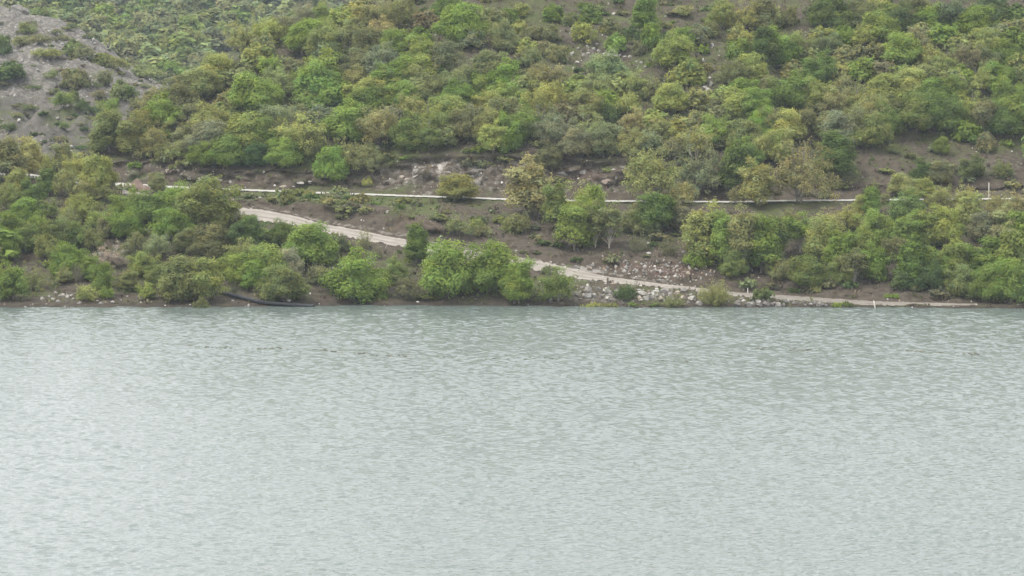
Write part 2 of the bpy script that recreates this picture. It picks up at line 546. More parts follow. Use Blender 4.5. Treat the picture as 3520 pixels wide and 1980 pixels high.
# ------------------------------------------------------------------ the bare rocky hill on the left and the wooded hill beyond
def back_hill(name, cols, knots_ry, subs, mat, amps, attrs, seed, wav):
    K = []
    for kind, a, Y in knots_ry:
        Y = np.broadcast_to(np.asarray(Y, float), cols.shape)
        K.append((Y, zrow(a, Y) if kind == 'r' else K[-1][1] + a))
    Ys, Zs, Vs = [], [], []
    for i, ns in enumerate(subs):
        for s in range(ns):
            f = s / ns
            Ys.append(K[i][0] * (1 - f) + K[i + 1][0] * f); Zs.append(K[i][1] * (1 - f) + K[i + 1][1] * f); Vs.append(i + f)
    Ys.append(K[-1][0]); Zs.append(K[-1][1]); Vs.append(float(len(subs)))
    Y, Z, V = np.array(Ys), np.array(Zs), np.array(Vs)
    X = col_x(cols[None, :], Y, Z)
    p = np.stack([X, Y, Z * 1.5], -1)
    A = np.interp(V, range(len(amps)), amps)[:, None]
    Z = Z + A * fbm(p / wav, 5, seed, 0.55)
    Y = Y + A * 0.8 * fbm(p / (wav * 0.5), 4, seed + 9, 0.55)
    T = Y * CP - (Z - CAM_H) * SP
    R = PH / 2 - FPX * (Y * SP + (Z - CAM_H) * CP) / T
    C = np.broadcast_to(cols[None, :], Y.shape)
    at = {k: f(C, R, np.broadcast_to(V[:, None], Y.shape), p) for k, f in attrs.items()}
    vv = np.stack([X, Y, Z], -1).reshape(-1, 3)
    ff = grid_faces(len(V), len(cols))
    link(name, mesh_np(name, vv, ff, mat, True, at), kind='structure')
    return BVHTree.FromPolygons([tuple(q) for q in vv.tolist()], ff.tolist()), vv


c2 = np.arange(-900, 760, 8.0)
L1 = smooth1(ip(c2, [(-900, 10), (0, 46), (77, 44), (174, 62), (270, 99), (328, 137), (386, 176), (425, 217), (541, 287), (640, 345), (760, 400)]), 7)
L2 = smooth1(ip(c2, [(-900, 190), (0, 205), (150, 168), (286, 199), (425, 254), (541, 300), (640, 362), (760, 420)]), 7)
R3 = np.maximum(330, L2 + 30)
R4 = np.maximum(460, R3 + 30)
o2 = np.ones_like(c2)
BVH_R, V_R = back_hill('rocky_hill', c2, [('r', 700 * o2, 405), ('r', 600 * o2, 428), ('r', R4, 458), ('r', R3, 492), ('r', L2, 514), ('r', L2 - 6, 528), ('r', L1, 548), ('d', -8 * o2, 575), ('d', -14 * o2, 640)],
                       [4, 16, 16, 16, 5, 14, 6, 6], M_ROCKY, [0.8, 1.3, 1.7, 1.6, 1.2, 1.2, 0.7, 1, 1],
                       dict(grass=lambda C, R, V, p: 0.34 + 0.35 * vnoise(p / 6, 3),
                            rock=lambda C, R, V, p: 0.36 + 0.3 * ((V > 2.9)) - .25 * np.exp(-((R - 400) / 70) ** 2),
                            red=lambda C, R, V, p: 0.1 + 0.2 * vnoise(p / 14, 8), pale=lambda C, R, V, p: 0.1 + .2 * np.exp(-((R - 450) / 60) ** 2) + .15 * (V > 3.6)), 41, 5.0)

c3 = np.arange(-2600, 4200, 20.0)
o3 = np.ones_like(c3)
rid = smooth1(ip(c3, [(-2600, -120), (0, -190), (900, -210), (2000, -160), (4200, -60)]), 21)
BVH_F, V_F = back_hill('far_hill', c3, [('r', 420 * o3, 580), ('r', 240 * o3, 640), ('r', 60 * o3, 705), ('r', rid, 790), ('d', 4 * o3, 830), ('d', -25 * o3, 980)],
                       [6, 20, 22, 5, 4], M_TERR, [1, 3, 3, 3, 3, 3],
                       dict(grass=lambda C, R, V, p: 0.5 + 0 * C, rock=lambda C, R, V, p: 0.1 + 0 * C, red=lambda C, R, V, p: 0.1 + 0 * C, pale=lambda C, R, V, p: 0 * C), 61, 22.0)


# ------------------------------------------------------------------ roads
def road_strip(name, k, mat, lo, hi, cols, nsub, ruts, lift, seed):
    sel = (CC >= cols[0]) & (CC <= cols[1])
    c = CC[sel]
    cf = np.linspace(c[0], c[-1], len(c) * 3)
    A = [np.interp(cf, c, KN[k][j][sel]) for j in (0, 1)]
    B = [np.interp(cf, c, KN[k + 1][j][sel]) for j in (0, 1)]
    V, at = [], []
    for s in range(nsub + 1):
        f = lo + (hi - lo) * s / nsub
        if s in (0, nsub):
            f = f + 0.11 * fbm(np.stack([cf / 9, 0 * cf + s, 0 * cf], 1), 3, seed)
        Y, Z = A[0] * (1 - f) + B[0] * f, A[1] * (1 - f) + B[1] * f
        rt = sum(np.exp(-((f - q) / 0.06) ** 2) for q in ruts) * (0.6 + 0.5 * vnoise(np.stack([cf / 40, 0 * cf, 0 * cf + s], 1), seed + 2)) if ruts else 0 * cf
        if name == 'dirt_road':
            rt = rt + 0.55 * np.clip((cf - 2420) / 250, 0, 1)      # muddier where it nears the lake
        edge = 0.07 if s in (0, nsub) else 0
        Z = Z + lift - edge - 0.06 * rt + 0.025 * fbm(np.stack([cf / 9, 0 * cf + s * 3, 0 * cf], 1), 2, seed + 4)
        V.append(np.stack([col_x(cf, Y, Z), Y, Z], -1)); at.append(rt + 0 * cf)
    V = np.array(V)
    link(name, mesh_np(name, V.reshape(-1, 3), grid_faces(nsub + 1, len(cf)), mat, True, dict(rut=np.array(at))), kind='structure')


road_strip('dirt_road', 4, M_TRACK, 0.0, 0.98, (420, 3360), 14, (0.28, 0.66), 0.09, 31)
road_strip('upper_road', 7, M_ROAD, -0.02, 1.0, (-1500, 5000), 6, (), 0.16, 35)

# ------------------------------------------------------------------ lake
t = NT('lake_water')
p = t.pos()
mp = t.n('Mapping')
mp.inputs['Scale'].default_value = (0.62, 1.0, 1.0)
mp.inputs['Rotation'].default_value = (0, 0, math.radians(-9))
t.l(p, mp.inputs['Vector'])
mp2 = t.n('Mapping')
mp2.inputs['Scale'].default_value = (0.45, 1.0, 1.0)
mp2.inputs['Rotation'].default_value = (0, 0, math.radians(14))
t.l(p, mp2.inputs['Vector'])
na = t.noise(4.0, 2, 0.6, mp.outputs[0])
nb = t.noise(9.0, 2, 0.6, mp2.outputs[0])
nc_ = t.noise(0.035, 3, 0.5, p)
h = t.math('ADD', t.math('MULTIPLY', na, 0.62), t.math('MULTIPLY', nb, 0.22))
h = t.math('MULTIPLY', h, t.math('ADD', 0.75, t.math('MULTIPLY', nc_, 0.5)))
bs = t.principled((0.100, 0.121, 0.112), 0.10, t.bump(h, 1.0, 0.075), 0.5)
bs.inputs['IOR'].default_value = 1.333
M_WATER = t.m
wrng = np.random.default_rng(17)
ys_ = np.linspace(138.0, 306.0, 1080)
us_ = np.linspace(-1, 1, 420)
half = 0.205 * ys_ + 6
WX = us_[None, :] * half[:, None]
WY = np.broadcast_to(ys_[:, None], WX.shape)
WZ = np.zeros_like(WX)
gust = 0.92 + 0.2 * fbm(np.stack([WX / 26, WY / 34, 0 * WX], -1), 3, 8)
for k in range(54):
    lam = 0.46 * (0.95 / 0.46) ** (wrng.random() ** 1.5)
    th = math.radians(98 + wrng.normal(0, 34))
    kk = 2 * math.pi / lam
    WZ += 0.0064 * lam * min(1, 0.8 / lam) * np.sin(kk * (math.cos(th) * WX + math.sin(th) * WY) + wrng.uniform(0, 6.28))
WZ = WZ * gust * np.minimum(1, (306.5 - WY) / 10)
fade = np.minimum(1, np.minimum((1 - np.abs(us_))[None, :] * half[:, None] / 3, (WY - 138) / 4))
WZ = WZ * fade
V_W = np.stack([WX, WY, WZ], -1).reshape(-1, 3)
F_W = grid_faces(*WX.shape)
# the rest of the lake: calm sheet round the wave field, sharing its edge line
h0, h1 = half[0], half[-1]
sheet = [(-900, -600), (900, -600), (900, 138), (h0, 138), (-h0, 138), (-900, 138), (900, ys_[-1]), (h1, ys_[-1]), (-h1, ys_[-1]), (-900, ys_[-1])]
n0 = len(V_W)
V_W = np.concatenate([V_W, np.array([(x, y, 0.0) for x, y in sheet])])
F_S = np.array([(0, 1, 3, 4), (5, 0, 4, 4), (1, 2, 3, 3), (3, 2, 6, 7), (5, 4, 8, 9)]) + n0
F_S = np.concatenate([F_S[[0, 3, 4]]])
tri = np.array([(n0 + 5, n0 + 0, n0 + 4), (n0 + 1, n0 + 2, n0 + 3)])
bm = bmesh.new()
me_w = mesh_np('lake_water', V_W, np.concatenate([F_W, F_S]), M_WATER, True)
bm.from_mesh(me_w)
bm.verts.ensure_lookup_table()
for q in tri:
    f_ = bm.faces.new([bm.verts[i] for i in q]); f_.smooth = True
bmesh.ops.recalc_face_normals(bm, faces=bm.faces)
if sum(f.normal.z for f in list(bm.faces)[:50]) < 0:
    bmesh.ops.reverse_faces(bm, faces=bm.faces)
bm.to_mesh(me_w); bm.free()
link('lake_water', me_w, kind='structure')

# ------------------------------------------------------------------ plants: prototypes
def tube(path, radii, sides=5):
    path = np.asarray(path, float)
    n = len(path)
    V = []
    for i in range(n):
        d = path[min(i + 1, n - 1)] - path[max(i - 1, 0)]
        d = d / (np.linalg.norm(d) + 1e-9)
        a = np.cross(d, [0.3, 0.9, 0.2]); a /= np.linalg.norm(a) + 1e-9
        b = np.cross(d, a)
        an = np.arange(sides) * 2 * math.pi / sides
        V.append(path[i] + radii[i] * (np.cos(an)[:, None] * a + np.sin(an)[:, None] * b))
    V = np.concatenate(V)
    F = []
    for i in range(n - 1):
        for s in range(sides):
            F.append((i * sides + s, i * sides + (s + 1) % sides, (i + 1) * sides + (s + 1) % sides, (i + 1) * sides + s))
    return V, np.array(F)


def join(parts):
    vs_, fs_, off = [], [], 0
    for v, f in parts:
        vs_.append(v); fs_.append(f + off); off += len(v)
    return np.concatenate(vs_), np.concatenate(fs_)


def leaf_quads(pos, nrm, size, rng, slim=0.62, tri=False):
    n = len(pos)
    nrm = nrm / (np.linalg.norm(nrm, axis=1, keepdims=True) + 1e-9)
    r = rng.normal(size=(n, 3))
    a = np.cross(nrm, r); a /= np.linalg.norm(a, axis=1, keepdims=True) + 1e-9
    b = np.cross(nrm, a)
    s = size[:, None]
    bend = nrm * s * 0.22
    if tri:
        s = s * 1.22
        V = np.stack([pos - a * s, pos + a * s * 0.75 - b * s * 0.8 + bend, pos + a * s * 0.75 + b * s * 0.8 - bend], 1).reshape(-1, 3)
        return V, np.arange(n * 3).reshape(n, 3)
    V = np.stack([pos - a * s, pos - b * s * slim + bend, pos + a * s, pos + b * s * slim + bend], 1).reshape(-1, 3)
    F = np.arange(n * 4).reshape(n, 4)
    return V, F


KINDS = dict(   # W, H, crown base z, clumps, leaves per m2 of clump, leaf size, clump radius, shell, upward bias
    round=dict(W=5.0, H=5.0, z0=0.1, n=96, dens=100, leaf=0.092, cr=(0.45, 0.95), shell=(0.35, 0.93), lump=0.42),
    broad=dict(W=6.0, H=4.6, z0=0.1, n=112, dens=96, leaf=0.092, cr=(0.45, 0.95), shell=(0.35, 0.93), lump=0.48),
    upright=dict(W=3.3, H=6.0, z0=0.4, n=90, dens=96, leaf=0.092, cr=(0.38, 0.75), shell=(0.3, 0.95), lump=0.5),
    loose=dict(W=5.0, H=5.0, z0=0.35, n=120, dens=60, leaf=0.084, cr=(0.32, 0.66), shell=(0.3, 1.0), lump=0.6),
    stem=dict(W=3.2, H=6.0, z0=1.7, n=70, dens=70, leaf=0.092, cr=(0.36, 0.7), shell=(0.3, 1.0), lump=0.6),
    shrub=dict(W=3.2, H=2.2, z0=0.02, n=46, dens=70, leaf=0.085, cr=(0.28, 0.52), shell=(0.35, 0.95), lump=0.5),
    low=dict(W=3.2, H=1.1, z0=0.0, n=34, dens=80, leaf=0.075, cr=(0.2, 0.36), shell=(0.3, 0.95), lump=0.5),
)


def plant_proto(kind, seed, lod=1.0):
    rng = np.random.default_rng(seed)
    k = KINDS[kind]
    W, H, z0 = k['W'], k['H'], k['z0']
    zc = H * (0.40 if kind in ('round', 'broad') else (0.48 if kind in ('upright', 'loose') else (0.62 if kind == 'stem' else 0.32)))
    C = np.array([0, 0, zc])
    rad = np.array([W / 2, W / 2, H - zc])
    n = int(k['n'])
    if lod < 0.3:
        n = int(n * 0.5)
        k = dict(k, cr=(k['cr'][0] * 1.3, k['cr'][1] * 1.3))
    d = rng.normal(size=(n * 4, 3))
    d /= np.linalg.norm(d, axis=1, keepdims=True)
    if kind in ('shrub', 'low'):
        d = d[d[:, 2] > -0.35][:n]
    else:
        d = d[:n]
    n = len(d)
    lo_ = d[:, 2] < 0
    d[lo_, :2] *= (1 / np.sqrt(1 - d[lo_, 2:3] ** 2 + 0.02)) ** 0.8
    lump = 1 + k['lump'] * fbm(d * 1.9 + seed * 3.7, 3, seed)
    # broadest below the middle, a little narrower at the top
    tt = rng.uniform(k['shell'][0] ** 1.5, k['shell'][1] ** 1.5, n) ** (1 / 1.5)
    cr = rng.uniform(*k['cr'], n)
    cen = C + d * (rad - cr[:, None] * 0.75) * (tt * lump)[:, None]
    lowc = cen[:, 2] < zc
    cen[lowc, 2] = zc - (zc - cen[lowc, 2]) * (zc - z0) / (H - zc)
    cen[:, 2] = np.maximum(cen[:, 2], z0 + cr * 0.5)
    if kind == 'upright':
        q = np.clip(cen[:, 2] / H, 0, 1.1)
        cen[:, :2] *= (1.15 - 0.55 * q)[:, None]
    L, N, S, T = [], [], [], []
    for i in range(n):
        m = max(6, int(k['dens'] * lod * 4 * cr[i] ** 2 * rng.uniform(0.7, 1.25)))
        q = rng.normal(size=(m, 3)); q /= np.linalg.norm(q, axis=1, keepdims=True)
        q[:, 2] = np.where((q[:, 2] < -0.25) & (rng.random(m) < 0.45), -q[:, 2] * 0.8, q[:, 2])
        rr = cr[i] * rng.uniform(0.25, 1.0, m) ** 0.45 * (1 + 0.35 * vnoise(q * 2.6 + i * 5.1, seed))
        pos = cen[i] + q * rr[:, None] * np.array([1, 1, 0.92])
        out = (cen[i] - C) / rad
        L.append(pos)
        N.append(q * 0.9 + out * 0.5 + np.array([0, 0, 0.55]) + rng.normal(size=(m, 3)) * 0.36)
        S.append(k['leaf'] / math.sqrt(lod) * rng.uniform(0.7, 1.35, m))
        v = rng.uniform(0.72, 1.28)
        hu = rng.normal(0, 0.05)
        lv = v * rng.uniform(0.86, 1.14, m)
        T.append(np.stack([lv * (1 + hu + rng.normal(0, 0.05, m)), lv, lv * (1 - hu)], 1))
    # sprigs that break the outline
    ns = int(90 * lod * (1.6 if kind in ('loose', 'upright') else 1))
    q = rng.normal(size=(ns, 3)); q[:, 2] = np.abs(q[:, 2]) + 0.15
    q /= np.linalg.norm(q, axis=1, keepdims=True)
    base = cen[rng.integers(0, n, ns)] + q * 0.55 * np.mean(k['cr'])
    for i in range(ns):
        ln = rng.uniform(0.25, 0.75) * np.mean(k['cr']) * 1.25
        m = 7
        f = np.linspace(0.1, 1, m)[:, None]
        dirn = q[i] * 0.6 + np.array([0, 0, 0.7])
        L.append(base[i] + dirn * ln * f + rng.normal(size=(m, 3)) * 0.05)
        N.append(rng.normal(size=(m, 3)) + np.array([0, 0, 0.6]))
        S.append(k['leaf'] / math.sqrt(lod) * rng.uniform(0.6, 1.1, m))
        lv = rng.uniform(0.95, 1.35) * np.ones(m)
        T.append(np.stack([lv * 1.06, lv, lv * 0.9], 1))
    L, N, S, T = map(np.concatenate, (L, N, S, T))
    L[:, 2] = np.maximum(L[:, 2], 0.02)
    V, F = leaf_quads(L, N, S, rng, 0.62, lod < 1)
    W = 0.5 * sum(np.percentile(L[:, i], 98.5) - np.percentile(L[:, i], 1.5) for i in (0, 1))
    H = np.percentile(L[:, 2], 99.9)
    # trunk and limbs
    parts = []
    stems = 1 if kind in ('upright', 'stem') else (3 if kind in ('loose', 'round', 'broad') else 6)
    stems = rng.integers(1, stems + 1) if kind not in ('shrub', 'low') else stems
    r0 = dict(round=0.12, broad=0.13, upright=0.085, stem=0.085, loose=0.09, shrub=0.035, low=0.02)[kind]
    tops = []
    for s in range(stems):
        a = rng.uniform(0, 6.28)
        sp = rng.uniform(0.1, 0.32) * W * (0.3 if stems == 1 else 1)
        top = np.array([math.cos(a) * sp, math.sin(a) * sp, H * rng.uniform(0.62, 0.88)])
        base_ = np.array([math.cos(a), math.sin(a), 0]) * (0.12 if stems > 1 else 0) + np.array([0, 0, -0.5])
        f = np.linspace(0, 1, 6)[:, None]
        path = base_ * (1 - f) + top * f + np.array([math.cos(a + 1.5), math.sin(a + 1.5), 0]) * (np.sin(f * 3.1) * rng.normal(0, 0.12) * W / 4)
        parts.append(tube(path, r0 * np.linspace(1.15, 0.25, 6)))
        tops.append(path)
    for i in rng.permutation(n)[:26 if kind in ('loose', 'upright', 'stem') else 16]:
        pth = tops[rng.integers(0, len(tops))]
        j = rng.integers(1, 5)
        st = pth[j]
        if st[2] > cen[i][2] + 0.3:
            st = pth[1]
        f = np.linspace(0, 1, 4)[:, None]
        path = st * (1 - f) + cen[i] * f + np.array([0, 0, 1]) * np.sin(f * 3.1) * -0.08
        parts.append(tube(path, r0 * np.array([0.42, 0.33, 0.22, 0.08]), 4))
    TV, TF = join(parts)
    return (V, F, np.repeat(T, F.shape[1], axis=0)), (TV, TF), W, H


def wispy_proto(seed, W=4.0, H=4.0, stems=85, leafy=1.0):
    """many thin rods rising and fanning out from one stool, small narrow leaves along them"""
    rng = np.random.default_rng(seed)
    parts, L, N, S, T = [], [], [], [], []
    for s in range(stems):
        a = rng.uniform(0, 6.28)
        sp = W / 2 * rng.uniform(0.1, 1.0) ** 0.7
        hh = H * (1 - 0.55 * (sp / (W / 2)) ** 2) * rng.uniform(0.6, 1.05)
        f = np.linspace(0, 1, 6)
        o = rng.uniform(0, 0.28) * W / 2
        path = np.stack([math.cos(a) * (o + (sp - o) * f ** 1.3), math.sin(a) * (o + (sp - o) * f ** 1.3), hh * f ** 0.85 - 0.15], 1)
        parts.append(tube(path, 0.016 * np.linspace(1.2, 0.3, 6), 3))
        m = int(80 * leafy)
        ff = rng.uniform(0.18, 1, m)
        pos = np.stack([np.interp(ff, f, path[:, i]) for i in range(3)], 1) + rng.normal(size=(m, 3)) * 0.09
        L.append(pos); N.append(rng.normal(size=(m, 3)) + np.array([0, -0.2, 0.4])); S.append(rng.uniform(0.05, 0.095, m))
        lv = rng.uniform(0.75, 1.25) * rng.uniform(0.8, 1.2, m)
        T.append(np.stack([lv, lv, lv], 1))
    L, N, S, T = map(np.concatenate, (L, N, S, T))
    V, F = leaf_quads(L, N, S, rng, 0.4)
    return (V, F, np.repeat(T, 4, axis=0)), join(parts), W, H


PROTO = {}


def add_proto(key, kind, seeds, fn=None, bark=None):
    PROTO[key] = []
    for s in seeds:
        cr, tr, W, H = (fn or (lambda q: plant_proto(kind, q)))(s)
        cm = mesh_np('crown', cr[0], cr[1], M_LEAF, False, None, dict(tint=cr[2]))
        tm = mesh_np('trunk', tr[0], tr[1], bark or M_BARK, True)
        PROTO[key].append((cm, tm, W, H))


add_proto('round', 'round', (1, 2, 3, 4, 5))
add_proto('broad', 'broad', (11, 12, 13, 14))
add_proto('upright', 'upright', (21, 22, 23))
add_proto('pale', 'stem', (24, 25, 26), None, M_PALEBARK)
add_proto('loose', 'loose', (31, 32, 33, 34))
add_proto('shrub', 'shrub', (41, 42, 43, 44))
add_proto('low', 'low', (51, 52, 53))
add_proto('wispy', None, (61, 62), lambda s: wispy_proto(s))
add_proto('bare', None, (71, 72), lambda s: wispy_proto(s, 3.6, 3.0, 70, 0.3))

LEAFCOL = dict(G=(0.160, 0.215, 0.050), B=(0.190, 0.252, 0.058), D=(0.085, 0.122, 0.042), Y=(0.262, 0.280, 0.088),
               O=(0.170, 0.182, 0.078), Z=(0.248, 0.254, 0.104), R=(0.185, 0.172, 0.115), S=(0.205, 0.230, 0.122), W=(0.31, 0.275, 0.22))
WORDS = dict(G='mid-green', B='bright green', D='dark green', Y='yellow-green', O='olive', Z='bronze-yellow', R='reddish-brown', S='grey-green', W='pinkish-grey')

